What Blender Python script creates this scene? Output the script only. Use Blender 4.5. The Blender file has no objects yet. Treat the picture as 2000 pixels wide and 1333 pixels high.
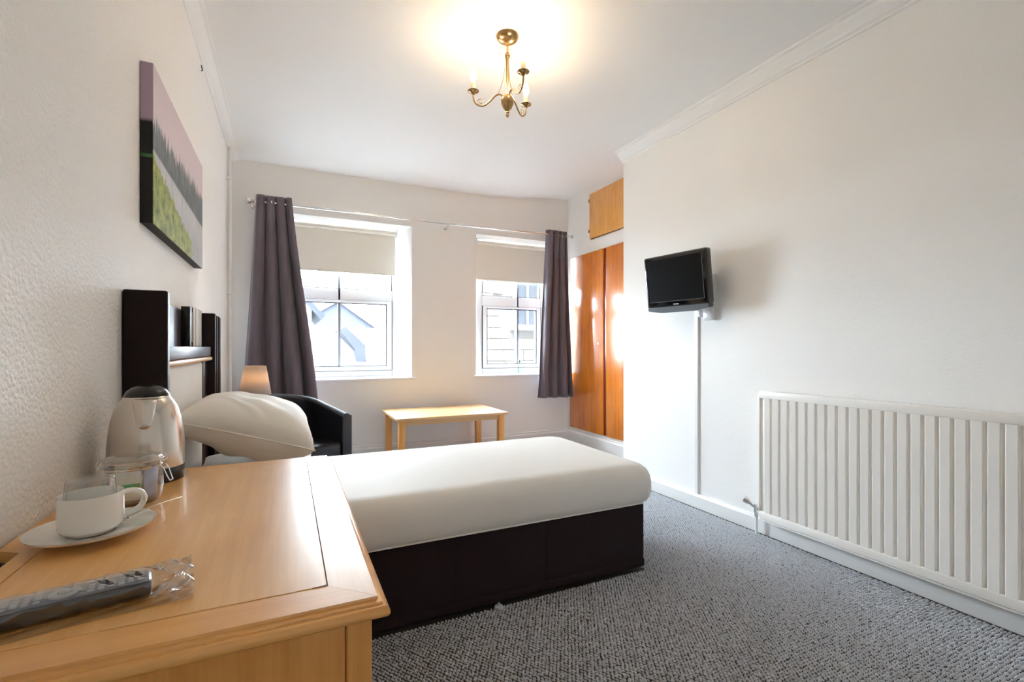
import bpy, bmesh, math, random
from mathutils import Matrix, Vector
import numpy as np
random.seed(7)
PI = math.pi
SC = bpy.context.scene
COL = SC.collection

# ---------------------------------------------------------------- camera
cam_d = bpy.data.cameras.new('camera'); cam = bpy.data.objects.new('camera', cam_d); COL.objects.link(cam)
cam_d.sensor_width = 36.0; cam_d.lens = 926.0 / 2000.0 * 36.0; cam_d.shift_y = 13.5 / 2000.0
cam_d.clip_start = 0.02; cam_d.clip_end = 300
cam.location = (0, 0, 1.08); cam.rotation_euler = (PI / 2, 0, -math.radians(25.314))
SC.camera = cam

# ---------------------------------------------------------------- sky, sun, exposure
SC.view_settings.view_transform = 'Standard'; SC.view_settings.look = 'None'
SC.view_settings.gamma = 1.0; SC.view_settings.use_curve_mapping = False
SC.view_settings.exposure = 2.4
SKY = 16.0; SUN = 0.8
w = bpy.data.worlds.new('sky'); SC.world = w; w.use_nodes = True
bg = w.node_tree.nodes['Background']; bg.inputs[0].default_value = (0.77, 0.885, 1.0, 1); bg.inputs[1].default_value = SKY
sd = bpy.data.lights.new('sun', 'SUN'); sd.energy = SUN; sd.angle = 0.02; sd.color = (1.0, 0.95, 0.86)
so = bpy.data.objects.new('sun', sd); COL.objects.link(so); so.location = (0, -20, 30)
so.rotation_euler = (math.radians(42), 0, math.radians(-35))
for nm, x0, x1 in (('daylight_portal', -0.11, 1.02), ('daylight_portal', 1.91, 2.76)):
    ld = bpy.data.lights.new(nm, 'AREA'); ld.shape = 'RECTANGLE'; ld.size = x1 - x0; ld.size_y = 1.5
    ld.cycles.is_portal = True
    lo = bpy.data.objects.new(nm, ld); COL.objects.link(lo)
    lo.location = ((x0 + x1) / 2, 5.07, 1.54); lo.rotation_euler = (-PI / 2, 0, 0)
SC.cycles.use_denoising = True
SC.cycles.max_bounces = 12; SC.cycles.diffuse_bounces = 8; SC.cycles.use_adaptive_sampling = True; SC.cycles.adaptive_threshold = 0.04; SC.cycles.transparent_max_bounces = 24
SC.cycles.sample_clamp_indirect = 8.0

# ---------------------------------------------------------------- materials
def nt(name):
    m = bpy.data.materials.new(name); m.use_nodes = True
    t = m.node_tree; return m, t, t.nodes['Principled BSDF'], t.nodes['Material Output']
def N(t, typ, **kw):
    n = t.nodes.new(typ)
    for k, v in kw.items(): setattr(n, k, v)
    return n
def mth(t, op, a, b=None, clamp=False):
    n = t.nodes.new('ShaderNodeMath'); n.operation = op; n.use_clamp = clamp
    for i, v in enumerate((a, b)):
        if v is None: continue
        if isinstance(v, (int, float)): n.inputs[i].default_value = v
        else: t.links.new(v, n.inputs[i])
    return n.outputs[0]
def mixc(t, fac, a, b):
    n = t.nodes.new('ShaderNodeMix'); n.data_type = 'RGBA'
    for s, v in ((n.inputs[0], fac), (n.inputs[6], a), (n.inputs[7], b)):
        if isinstance(v, (int, float)): s.default_value = v
        elif isinstance(v, tuple): s.default_value = v if len(v) == 4 else (*v, 1)
        else: t.links.new(v, s)
    return n.outputs[2]
def coords(t, scale=(1, 1, 1), loc=(0, 0, 0)):
    tc = t.nodes.new('ShaderNodeTexCoord'); mp = t.nodes.new('ShaderNodeMapping')
    t.links.new(tc.outputs['Object'], mp.inputs[0]); mp.inputs['Scale'].default_value = scale; mp.inputs['Location'].default_value = loc
    return mp.outputs[0]
def noise(t, vec, scale, detail=3.0, rough=0.5):
    n = t.nodes.new('ShaderNodeTexNoise'); n.inputs['Scale'].default_value = scale
    n.inputs['Detail'].default_value = detail; n.inputs['Roughness'].default_value = rough
    t.links.new(vec, n.inputs['Vector']); return n.outputs['Fac']
def bump(t, b, height, strength, dist=0.01):
    n = t.nodes.new('ShaderNodeBump'); n.inputs['Strength'].default_value = strength; n.inputs['Distance'].default_value = dist
    t.links.new(height, n.inputs['Height']); t.links.new(n.outputs[0], b.inputs['Normal'])
def M(name, col, rough=0.5, metal=0.0, var=0.06, vs=8.0, bs=None, bstr=0.2, bd=0.002, spec=0.5, coat=0.0, sheen=0.0):
    m, t, b, o = nt(name)
    v = coords(t); n = noise(t, v, vs)
    lo = tuple(max(0, c * (1 - var)) for c in col); hi = tuple(min(1, c * (1 + var)) for c in col)
    t.links.new(mixc(t, n, lo, hi), b.inputs['Base Color'])
    b.inputs['Roughness'].default_value = rough; b.inputs['Metallic'].default_value = metal
    b.inputs['Specular IOR Level'].default_value = spec; b.inputs['Coat Weight'].default_value = coat
    b.inputs['Coat Roughness'].default_value = 0.08
    b.inputs['Sheen Weight'].default_value = sheen
    if bs: bump(t, b, noise(t, v, bs, 4.0, 0.6), bstr, bd)
    return m
def wood(name, c1, c2, axis=0, rough=0.35, scale=1.0, coat=0.2, figure=0.5, spec=0.5):
    m, t, b, o = nt(name)
    s = [14 * scale] * 3; s[axis] = 1.1 * scale
    v = coords(t, tuple(s)); n1 = noise(t, v, 2.2, 5, 0.6)
    s2 = [90 * scale] * 3; s2[axis] = 3.0 * scale
    n2 = noise(t, coords(t, tuple(s2)), 2.0, 3, 0.5)
    s3 = [5 * scale] * 3; s3[axis] = 3.2 * scale
    n3 = noise(t, coords(t, tuple(s3)), 2.0, 2, 0.5)
    f = mth(t, 'ADD', mth(t, 'MULTIPLY', n1, 0.6), mth(t, 'ADD', mth(t, 'MULTIPLY', n2, 0.25), mth(t, 'MULTIPLY', n3, figure * 0.5)))
    rp = N(t, 'ShaderNodeMapRange'); t.links.new(f, rp.inputs[0]); rp.inputs[1].default_value = 0.35; rp.inputs[2].default_value = 0.78
    t.links.new(mixc(t, rp.outputs[0], c1, c2), b.inputs['Base Color'])
    b.inputs['Roughness'].default_value = rough; b.inputs['Coat Weight'].default_value = coat; b.inputs['Coat Roughness'].default_value = 0.12
    b.inputs['Specular IOR Level'].default_value = spec
    bump(t, b, n2, 0.05, 0.001)
    return m
def wallmat(name, col, chip=0.35):
    m, t, b, o = nt(name); v = coords(t)
    vo = N(t, 'ShaderNodeTexVoronoi'); vo.inputs['Scale'].default_value = 95; t.links.new(v, vo.inputs['Vector'])
    n = noise(t, v, 130, 4, 0.65); n2 = noise(t, v, 45, 3, 0.6)
    hgt = mth(t, 'ADD', mth(t, 'MULTIPLY', n, 0.6), mth(t, 'ADD', mth(t, 'MULTIPLY', n2, 0.7), mth(t, 'MULTIPLY', vo.outputs['Distance'], -0.5)))
    big = noise(t, v, 1.3, 2)
    t.links.new(mixc(t, big, tuple(c * 0.98 for c in col), col), b.inputs['Base Color'])
    b.inputs['Roughness'].default_value = 0.55; b.inputs['Specular IOR Level'].default_value = 0.3
    bump(t, b, hgt, chip, 0.004); return m
def glassmat(name, tint=(1, 1, 1), refl=1.0):
    m, t, b, o = nt(name); t.nodes.remove(b)
    tr = N(t, 'ShaderNodeBsdfTransparent'); tr.inputs[0].default_value = (*tint, 1)
    gl = N(t, 'ShaderNodeBsdfGlossy'); gl.inputs['Roughness'].default_value = 0.03
    lw = N(t, 'ShaderNodeLayerWeight'); lw.inputs[0].default_value = 0.5
    nz = noise(t, coords(t), 3.0); f = mth(t, 'MULTIPLY', mth(t, 'ADD', 0.04, mth(t, 'MULTIPLY', mth(t, 'POWER', lw.outputs['Facing'], 4.0), 0.6)), mth(t, 'ADD', refl, mth(t, 'MULTIPLY', nz, 0.05)), True)
    mx = N(t, 'ShaderNodeMixShader'); t.links.new(f, mx.inputs[0]); t.links.new(tr.outputs[0], mx.inputs[1]); t.links.new(gl.outputs[0], mx.inputs[2])
    t.links.new(mx.outputs[0], o.inputs[0]); return m
def emit(name, col, strength):
    m, t, b, o = nt(name)
    n = noise(t, coords(t), 20.0)
    t.links.new(mixc(t, n, tuple(c * 0.97 for c in col), col), b.inputs['Emission Color']); b.inputs['Emission Strength'].default_value = strength
    b.inputs['Base Color'].default_value = (*col, 1); return m
def clothmat(name, col, trans=0.3, rough=0.8, weave=900, sheen=0.0, var=0.05, bstr=0.15):
    m, t, b, o = nt(name); v = coords(t)
    t.links.new(mixc(t, noise(t, v, 6), tuple(c * (1 - var) for c in col), tuple(min(1, c * (1 + var)) for c in col)), b.inputs['Base Color'])
    b.inputs['Roughness'].default_value = rough; b.inputs['Sheen Weight'].default_value = sheen; b.inputs['Specular IOR Level'].default_value = 0.3
    bump(t, b, noise(t, v, weave, 2), bstr, 0.0006)
    if trans > 0:
        tl = N(t, 'ShaderNodeBsdfTranslucent'); tl.inputs[0].default_value = (*col, 1)
        mx = N(t, 'ShaderNodeMixShader'); mx.inputs[0].default_value = trans
        t.links.new(b.outputs[0], mx.inputs[1]); t.links.new(tl.outputs[0], mx.inputs[2]); t.links.new(mx.outputs[0], o.inputs[0])
    return m

MAT = {}
MAT['wall_l'] = wallmat('woodchip_wall', (0.90, 0.89, 0.865), 0.9)
MAT['wall'] = wallmat('painted_wall', (0.90, 0.89, 0.865), 0.16)
MAT['wall_b'] = wallmat('window_wall_paint', (0.86, 0.845, 0.815), 0.06)
MAT['ceil'] = wallmat('ceiling_paint', (0.88, 0.88, 0.87), 0.05)
MAT['gloss_white'] = M('white_gloss_paint', (0.82, 0.82, 0.80), 0.3, var=0.02)
MAT['upvc'] = M('white_upvc', (0.80, 0.81, 0.83), 0.25, var=0.01)
MAT['gasket'] = M('grey_rubber_gasket', (0.06, 0.065, 0.07), 0.7, var=0.05, spec=0.1)
MAT['leadgrey'] = M('grey_glazing_bar', (0.20, 0.21, 0.23), 0.5, var=0.03, spec=0.2)
MAT['rad'] = M('radiator_enamel', (0.86, 0.83, 0.78), 0.35, var=0.02)
MAT['beech'] = wood('honey_maple_across', (0.88, 0.51, 0.18), (0.68, 0.32, 0.075), 1, 0.3, 1.0, 0.15, 0.6, spec=0.9)
MAT['beech_y'] = wood('honey_maple_along', (0.88, 0.50, 0.17), (0.70, 0.34, 0.08), 1, 0.3, 1.0, 0.15, 0.4, spec=0.9)
MAT['beech_x'] = wood('honey_maple_edge', (0.86, 0.44, 0.115), (0.70, 0.30, 0.055), 0, 0.3, 1.0, 0.15, 0.4, spec=0.9)
MAT['beech_z'] = wood('honey_maple_upright', (0.84, 0.43, 0.11), (0.66, 0.27, 0.05), 2, 0.35, 1.0, 0.1, 0.6)
MAT['ctable'] = wood('pale_beech', (0.78, 0.50, 0.24), (0.66, 0.38, 0.16), 0, 0.35, 1.0, 0.1, 0.3)
MAT['teak'] = wood('varnished_teak', (0.86, 0.30, 0.030), (0.56, 0.13, 0.010), 2, 0.28, 0.8, 0.5, 0.7)
MAT['teak2'] = wood('sapele_veneer', (0.82, 0.42, 0.11), (0.62, 0.25, 0.04), 2, 0.3, 1.3, 0.2, 0.5)
MAT['teak_dark'] = wood('teak_edge', (0.25, 0.04, 0.006), (0.14, 0.02, 0.003), 2, 0.3, 1.0, 0.2, 0.4)
MAT['mahog'] = wood('dark_mahogany', (0.014, 0.004, 0.004), (0.006, 0.002, 0.003), 2, 0.38, 1.0, 0.0, 0.4, spec=0.22)
MAT['mahog_sheen'] = wood('mahogany_painted_sheen', (0.10, 0.085, 0.11), (0.05, 0.04, 0.06), 1, 0.35, 1.0, 0.2, 0.6)  # bluish-grey sheen on the dark wood is put into the base colour
MAT['sheet'] = clothmat('white_cotton_sheet', (0.84, 0.82, 0.78), 0.0, 0.75, 500, 0.15, 0.01, 0.05)
MAT['pillow'] = clothmat('white_pillowcase', (0.84, 0.81, 0.75), 0.0, 0.75, 500, 0.15, 0.02, 0.06)
MAT['divan'] = clothmat('dark_plum_upholstery', (0.020, 0.009, 0.012), 0.0, 0.8, 700, 0.04, 0.35, 0.2)
MAT['curtain'] = clothmat('plum_grey_satin', (0.15, 0.122, 0.148), 0.03, 0.30, 1200, 0.3, 0.05, 0.1)
MAT['blind'] = clothmat('cream_blind_fabric', (0.76, 0.71, 0.62), 0.02, 0.8, 900, 0.0, 0.01, 0.1)
MAT['shade'] = clothmat('taupe_suede_shade', (0.60, 0.52, 0.45), 0.30, 0.8, 300, 0.3, 0.1, 0.15)
MAT['headpad'] = clothmat('cream_headboard_cloth', (0.74, 0.71, 0.66), 0.0, 0.7, 350, 0.1, 0.03, 0.1)
MAT['leather'] = M('black_leatherette', (0.012, 0.013, 0.020), 0.33, 0, 0.2, 20, 260, 0.12, 0.001)
MAT['black'] = M('black_plastic', (0.008, 0.008, 0.009), 0.25, var=0.1)
MAT['blackgloss'] = M('piano_black', (0.004, 0.004, 0.005), 0.08, var=0.1, coat=0.5)
MAT['screen'] = M('dark_screen', (0.0015, 0.0015, 0.0015), 0.35, var=0.1, spec=0.12)
MAT['silverplastic'] = M('grey_plastic', (0.14, 0.16, 0.18), 0.28, 0.3, var=0.05)
MAT['chrome'] = M('chrome', (0.80, 0.79, 0.77), 0.16, 1.0, 0.03)
MAT['steel'] = M('brushed_steel', (0.66, 0.60, 0.53), 0.22, 1.0, 0.06, 12)
MAT['brass'] = M('antique_brass', (0.46, 0.30, 0.13), 0.22, 1.0, 0.15, 30)
MAT['wire'] = M('steel_wire', (0.70, 0.69, 0.67), 0.25, 1.0, 0.03)
MAT['candle'] = M('ivory_candle_tube', (0.75, 0.60, 0.38), 0.5, var=0.04)
MAT['china'] = M('white_china', (0.84, 0.82, 0.77), 0.12, var=0.01, coat=0.3)
MAT['glass'] = glassmat('window_glass', (0.97, 0.98, 0.98), 0.7)
MAT['clear'] = glassmat('clear_glass', (0.985, 0.99, 0.988), 1.8)
MAT['film'] = glassmat('clear_plastic_film', (0.93, 0.93, 0.93), 3.2)
MAT['bulb'] = emit('glowing_bulb', (1.0, 0.74, 0.46), 42.0)
MAT['lampbulb'] = emit('lamp_bulb_glow', (1.0, 0.66, 0.34), 16.0)
MAT['paper'] = M('white_paper', (0.82, 0.82, 0.80), 0.7, var=0.02)
MAT['pinkpaper'] = M('pale_pink_card', (0.72, 0.62, 0.62), 0.7, var=0.02)
MAT['bluepaper'] = M('pale_blue_card', (0.62, 0.72, 0.74), 0.7, var=0.02)
MAT['sach_w'] = M('white_sachet', (0.80, 0.79, 0.72), 0.5, var=0.03)
MAT['sach_g'] = M('green_print', (0.05, 0.42, 0.10), 0.5, var=0.1)
MAT['sach_o'] = M('amber_sachet', (0.70, 0.36, 0.03), 0.45, var=0.1)
MAT['sach_b'] = M('blue_sachet', (0.10, 0.17, 0.48), 0.45, var=0.25, vs=60)
MAT['sach_lb'] = M('pale_blue_sachet', (0.46, 0.52, 0.72), 0.4, var=0.2, vs=50)
MAT['btn'] = M('grey_rubber_button', (0.42, 0.44, 0.47), 0.5, var=0.1)
MAT['btn_b'] = M('blue_rubber_button', (0.12, 0.30, 0.50), 0.5, var=0.1)
MAT['btn_o'] = M('orange_rubber_button', (0.65, 0.33, 0.12), 0.5, var=0.1)
MAT['remotetop'] = M('blue_grey_remote_face', (0.13, 0.15, 0.20), 0.4, var=0.1)
MAT['slate'] = M('blue_slate', (0.028, 0.030, 0.038), 0.8, spec=0.05, var=0.15, vs=4)
MAT['paleslate'] = M('pale_roof_tile', (0.13, 0.12, 0.115), 0.8, spec=0.1, var=0.15, vs=3)
MAT['render_white'] = M('white_render', (0.62, 0.62, 0.60), 0.8, var=0.05)
MAT['stone'] = M('sandstone', (0.17, 0.15, 0.13), 0.9, spec=0.1, var=0.22, vs=2.5)
MAT['mortar'] = M('mortar', (0.09, 0.085, 0.08), 0.9, spec=0.1, var=0.1)
MAT['outpane'] = M('dark_window_pane', (0.03, 0.034, 0.04), 0.3, spec=0.3, var=0.1)
MAT['outwhite'] = M('white_window_paint', (0.75, 0.75, 0.74), 0.5, var=0.02)
MAT['ground'] = M('tarmac', (0.16, 0.16, 0.16), 0.9, var=0.2, vs=1)
MAT['leaf'] = M('hedge_green', (0.04, 0.08, 0.045), 0.8, spec=0.1, var=0.4, vs=5)
MAT['bottle'] = glassmat('green_tinted_glass', (0.80, 0.92, 0.86), 1.4)

def carpet_mat():
    m, t, b, o = nt('woven_carpet'); v = coords(t, (1 / 0.0150, 1 / 0.0120, 1))
    vo = N(t, 'ShaderNodeTexVoronoi'); vo.inputs['Scale'].default_value = 1.0; t.links.new(v, vo.inputs['Vector'])
    f = mth(t, 'MULTIPLY', vo.outputs['Distance'], 1.25, True)
    c = mixc(t, f, (0.50, 0.49, 0.49), (0.08, 0.07, 0.07))
    t.links.new(c, b.inputs['Base Color']); b.inputs['Roughness'].default_value = 0.95; b.inputs['Specular IOR Level'].default_value = 0.1
    bump(t, b, mth(t, 'MULTIPLY', vo.outputs['Distance'], -1.0), 0.6, 0.006); return m
def pile_mat():
    m, t, b, o = nt('wool_loop'); v = coords(t)
    n = noise(t, v, 260, 2, 0.6)
    rp = N(t, 'ShaderNodeMapRange'); t.links.new(n, rp.inputs[0]); rp.inputs[1].default_value = 0.3; rp.inputs[2].default_value = 0.7
    t.links.new(mixc(t, rp.outputs[0], (0.43, 0.448, 0.49), (0.72, 0.745, 0.80)), b.inputs['Base Color'])
    b.inputs['Roughness'].default_value = 0.95; b.inputs['Specular IOR Level'].default_value = 0.1; return m
def under_mat():
    m, t, b, o = nt('carpet_backing'); v = coords(t)
    t.links.new(mixc(t, noise(t, v, 90), (0.040, 0.037, 0.035), (0.075, 0.07, 0.07)), b.inputs['Base Color'])
    b.inputs['Roughness'].default_value = 0.95; return m
def painting_mat():
    # local coords of the canvas: y along the wall (-.49..+.49), z up (-.26..+.26)
    m, t, b, o = nt('landscape_print'); tc = N(t, 'ShaderNodeTexCoord'); sp = N(t, 'ShaderNodeSeparateXYZ'); t.links.new(tc.outputs['Object'], sp.inputs[0])
    u = mth(t, 'DIVIDE', mth(t, 'ADD', sp.outputs[1], 0.49), 0.98); vv = mth(t, 'DIVIDE', mth(t, 'ADD', sp.outputs[2], 0.26), 0.52)
    st = mth(t, 'MULTIPLY', mth(t, 'SUBTRACT', noise(t, coords(t, (1, 30, 1.6)), 1.6, 5, 0.75), 0.3), 2.2, True); st2 = mth(t, 'MULTIPLY', mth(t, 'SUBTRACT', noise(t, coords(t, (1, 12, 14)), 1.6, 5, 0.65), 0.28), 2.2, True); st3 = mth(t, 'MULTIPLY', mth(t, 'SUBTRACT', noise(t, coords(t, (1, 55, 4)), 1.5, 4, 0.7), 0.32), 2.6, True)
    def ss(x, lo, hi):
        r = N(t, 'ShaderNodeMapRange'); r.interpolation_type = 'SMOOTHSTEP'; t.links.new(x, r.inputs[0]); r.inputs[1].default_value = lo; r.inputs[2].default_value = hi; return r.outputs[0]
    top = mth(t, 'ADD', mth(t, 'ADD', 0.52, mth(t, 'MULTIPLY', u, 0.06)), mth(t, 'MULTIPLY', st, 0.24))
    sky = mixc(t, vv, (0.80, 0.70, 0.71), (0.66, 0.56, 0.61))
    trees = mixc(t, st3, (0.03, 0.042, 0.048), (0.30, 0.34, 0.36))
    c = mixc(t, ss(mth(t, 'SUBTRACT', vv, top), -0.012, 0.02), trees, sky)
    shore = mth(t, 'SUBTRACT', 0.47, mth(t, 'MULTIPLY', u, 0.06))
    water = mixc(t, st3, (0.40, 0.44, 0.50), (0.70, 0.68, 0.66)); refl = mixc(t, st, (0.30, 0.32, 0.34), (0.62, 0.60, 0.60))
    wat = mixc(t, ss(vv, 0.10, 0.36), refl, water)
    c = mixc(t, ss(mth(t, 'SUBTRACT', shore, vv), -0.01, 0.02), c, wat)
    bank = mth(t, 'ADD', mth(t, 'SUBTRACT', 0.44, mth(t, 'MULTIPLY', u, 0.42)), mth(t, 'MULTIPLY', mth(t, 'SUBTRACT', st2, 0.5), 0.12))
    grass = mixc(t, st2, (0.07, 0.13, 0.03), (0.52, 0.56, 0.15))
    right = ss(mth(t, 'SUBTRACT', mth(t, 'ADD', 0.60, mth(t, 'MULTIPLY', st2, 0.25)), u), 0.0, 0.05)
    gm = mth(t, 'MULTIPLY', ss(mth(t, 'SUBTRACT', bank, vv), -0.01, 0.02), right)
    c = mixc(t, gm, c, grass)
    t.links.new(c, b.inputs['Base Color']); b.inputs['Roughness'].default_value = 0.55; b.inputs['Specular IOR Level'].default_value = 0.3
    bump(t, b, noise(t, coords(t), 700), 0.1, 0.0005); return m
def painting_edge_mat():
    m, t, b, o = nt('print_wrapped_edge'); tc = N(t, 'ShaderNodeTexCoord'); sp = N(t, 'ShaderNodeSeparateXYZ'); t.links.new(tc.outputs['Object'], sp.inputs[0])
    z = mth(t, 'ADD', sp.outputs[2], mth(t, 'MULTIPLY', noise(t, coords(t), 60), 0.01))
    g = noise(t, coords(t, (40, 40, 70)), 1.0)
    r = N(t, 'ShaderNodeMapRange'); t.links.new(z, r.inputs[0]); r.inputs[1].default_value = 0.075; r.inputs[2].default_value = 0.088
    gb = mth(t, 'MULTIPLY', mth(t, 'GREATER_THAN', sp.outputs[2], -0.045), mth(t, 'LESS_THAN', sp.outputs[2], -0.033))
    c = mixc(t, mth(t, 'MULTIPLY', gb, g), (0.006, 0.006, 0.009), (0.06, 0.30, 0.08))
    t.links.new(mixc(t, r.outputs[0], c, (0.45, 0.33, 0.42)), b.inputs['Base Color']); b.inputs['Roughness'].default_value = 0.6; return m
MAT['carpet'] = carpet_mat(); MAT['pile'] = pile_mat(); MAT['under'] = under_mat(); MAT['print'] = painting_mat(); MAT['printedge'] = painting_edge_mat()

# ---------------------------------------------------------------- geometry helpers
ROOT = {}
def new(): return bmesh.new()
def bx(bm, x0, x1, y0, y1, z0, z1, bev=0.0, seg=2, mat=None):
    r = bmesh.ops.create_cube(bm, size=1.0); vs = r['verts']
    for v in vs: v.co = Vector((x0 + (v.co.x + .5) * (x1 - x0), y0 + (v.co.y + .5) * (y1 - y0), z0 + (v.co.z + .5) * (z1 - z0)))
    if bev > 0:
        es = list({e for v in vs for e in v.link_edges})
        bmesh.ops.bevel(bm, geom=es, offset=bev, segments=seg, profile=0.5, affect='EDGES')
    return bm
def prism(bm, poly, z0, z1, axis='z'):
    def P3(p, h):
        return {'z': (p[0], p[1], h), 'y': (p[0], h, p[1]), 'x': (h, p[0], p[1])}[axis]
    a = [bm.verts.new(P3(p, z0)) for p in poly]; b = [bm.verts.new(P3(p, z1)) for p in poly]
    n = len(poly); bm.faces.new(a); bm.faces.new(b)
    for i in range(n): bm.faces.new((a[i], a[(i + 1) % n], b[(i + 1) % n], b[i]))
    bmesh.ops.recalc_face_normals(bm, faces=bm.faces[:]); return bm
def lathe(bm, prof, c=(0, 0, 0), seg=32, caps=True):
    rings = []
    for r, z in prof:
        if r < 1e-6: rings.append([bm.verts.new((c[0], c[1], c[2] + z))])
        else: rings.append([bm.verts.new((c[0] + r * math.cos(2 * PI * i / seg), c[1] + r * math.sin(2 * PI * i / seg), c[2] + z)) for i in range(seg)])
    for a, b in zip(rings, rings[1:]):
        for i in range(seg):
            j = (i + 1) % seg
            if len(a) == 1 and len(b) == 1: break
            if len(a) == 1: bm.faces.new((a[0], b[j], b[i]))
            elif len(b) == 1: bm.faces.new((a[i], a[j], b[0]))
            else: bm.faces.new((a[i], a[j], b[j], b[i]))
    if caps:
        for rg, fl in ((rings[0], True), (rings[-1], False)):
            if len(rg) > 1: bm.faces.new(rg[::-1] if fl else rg)
    bmesh.ops.recalc_face_normals(bm, faces=bm.faces[:]); return bm
def tube(bm, pts, r, seg=10, closed=False):
    pts = [Vector(p) for p in pts]; n = len(pts); rings = []; up = Vector((0, 0, 1)); prev = None
    for i, p in enumerate(pts):
        if closed: d = pts[(i + 1) % n] - pts[i - 1]
        else: d = pts[min(i + 1, n - 1)] - pts[max(i - 1, 0)]
        d.normalize()
        if prev is None:
            a = d.cross(up if abs(d.z) < .9 else Vector((1, 0, 0))); a.normalize()
        else:
            a = prev - d * prev.dot(d); a.normalize()
        prev = a; b = d.cross(a); rr = r[i] if isinstance(r, (list, tuple)) else r
        rings.append([bm.verts.new(p + (a * math.cos(2 * PI * k / seg) + b * math.sin(2 * PI * k / seg)) * rr) for k in range(seg)])
    m = n if closed else n - 1
    for i in range(m):
        A, B = rings[i], rings[(i + 1) % n]
        for k in range(seg): bm.faces.new((A[k], A[(k + 1) % seg], B[(k + 1) % seg], B[k]))
    if not closed: bm.faces.new(rings[0][::-1]); bm.faces.new(rings[-1])
    bmesh.ops.recalc_face_normals(bm, faces=bm.faces[:]); return bm
def sph(bm, c, r, sx=1, sy=1, sz=1, u=16, v=10):
    bmesh.ops.create_uvsphere(bm, u_segments=u, v_segments=v, radius=1.0, matrix=Matrix.Translation(c) @ Matrix.Diagonal((r * sx, r * sy, r * sz, 1))); return bm
def grid(bm, nu, nv, fn, wrap=False):
    V = [[bm.verts.new(fn(i / (nu if wrap else nu - 1), j / (nv - 1))) for j in range(nv)] for i in range(nu)]
    for i in range(nu if wrap else nu - 1):
        for j in range(nv - 1): bm.faces.new((V[i][j], V[(i + 1) % nu][j], V[(i + 1) % nu][j + 1], V[i][j + 1]))
    return V
def bez(p, n=12):
    out = []
    P = [Vector(q) for q in p]
    for i in range(0, len(P) - 3, 3):
        a, b, c, d = P[i:i + 4]
        for k in range(n + (1 if i + 4 >= len(P) else 0)):
            t = k / n; out.append(a * (1 - t) ** 3 + b * 3 * t * (1 - t) ** 2 + c * 3 * t * t * (1 - t) + d * t ** 3)
    return out
def smooth_by_angle(me, ang=40):
    for p in me.polygons: p.use_smooth = True
    try: me.set_sharp_from_angle(angle=math.radians(ang))
    except Exception: pass
def link(name, me, parent=None):
    o = bpy.data.objects.new(name, me); COL.objects.link(o)
    if parent is not None: o.parent = parent
    return o
def obj(name, bm, mat, parent=None, sm=True, local=False, mods=None):
    me = bpy.data.meshes.new(name); bm.to_mesh(me); bm.free()
    if parent is not None and not local: me.transform(ROOT[parent].inverted())
    base = None
    if parent is None:
        co = np.empty(len(me.vertices) * 3); me.vertices.foreach_get('co', co); co = co.reshape(-1, 3)
        base = Vector(((co[:, 0].min() + co[:, 0].max()) / 2, (co[:, 1].min() + co[:, 1].max()) / 2, co[:, 2].min()))
        me.transform(Matrix.Translation(-base))
    if sm: smooth_by_angle(me)
    me.materials.append(MAT[mat] if isinstance(mat, str) else mat)
    o = link(name, me, parent)
    if base is not None: o.location = base; ROOT[o] = Matrix.Translation(base)
    else: ROOT[o] = ROOT[parent]
    return o
def tag(o, label, cat, group=None, kind=None):
    o['label'] = label; o['category'] = cat
    if group: o['group'] = group
    if kind: o['kind'] = kind
    return o
def thing(name, label, cat, loc, rot=(0, 0, 0), group=None, kind=None):
    o = bpy.data.objects.new(name, None); COL.objects.link(o); o.location = loc; o.rotation_euler = rot; o.empty_display_size = 0.05
    from mathutils import Euler
    ROOT[o] = Matrix.Translation(loc) @ Euler(rot).to_matrix().to_4x4()
    return tag(o, label, cat, group, kind)
def inst(src, name, parent, loc, rot=(0, 0, 0)):
    o = bpy.data.objects.new(name, src.data); COL.objects.link(o); o.parent = parent; o.location = loc; o.rotation_euler = rot
    ROOT[o] = ROOT[parent]; return o
def struct(name, bm, mat, label, cat, sm=False):
    return tag(obj(name, bm, mat, None, sm), label, cat, None, 'structure')

# ================================================================ THE ROOM
XL, XR, YB, YF, ZC, XW = -0.43, 2.51, 4.66, -0.6, 2.69, 2.90
ALC = 3.15
floor = struct('floor', bx(new(), -0.6, 3.3, YF - 0.1, YB + 0.05, -0.12, 0.0), 'carpet', 'grey brown woven carpet covering the whole floor', 'floor')
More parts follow.
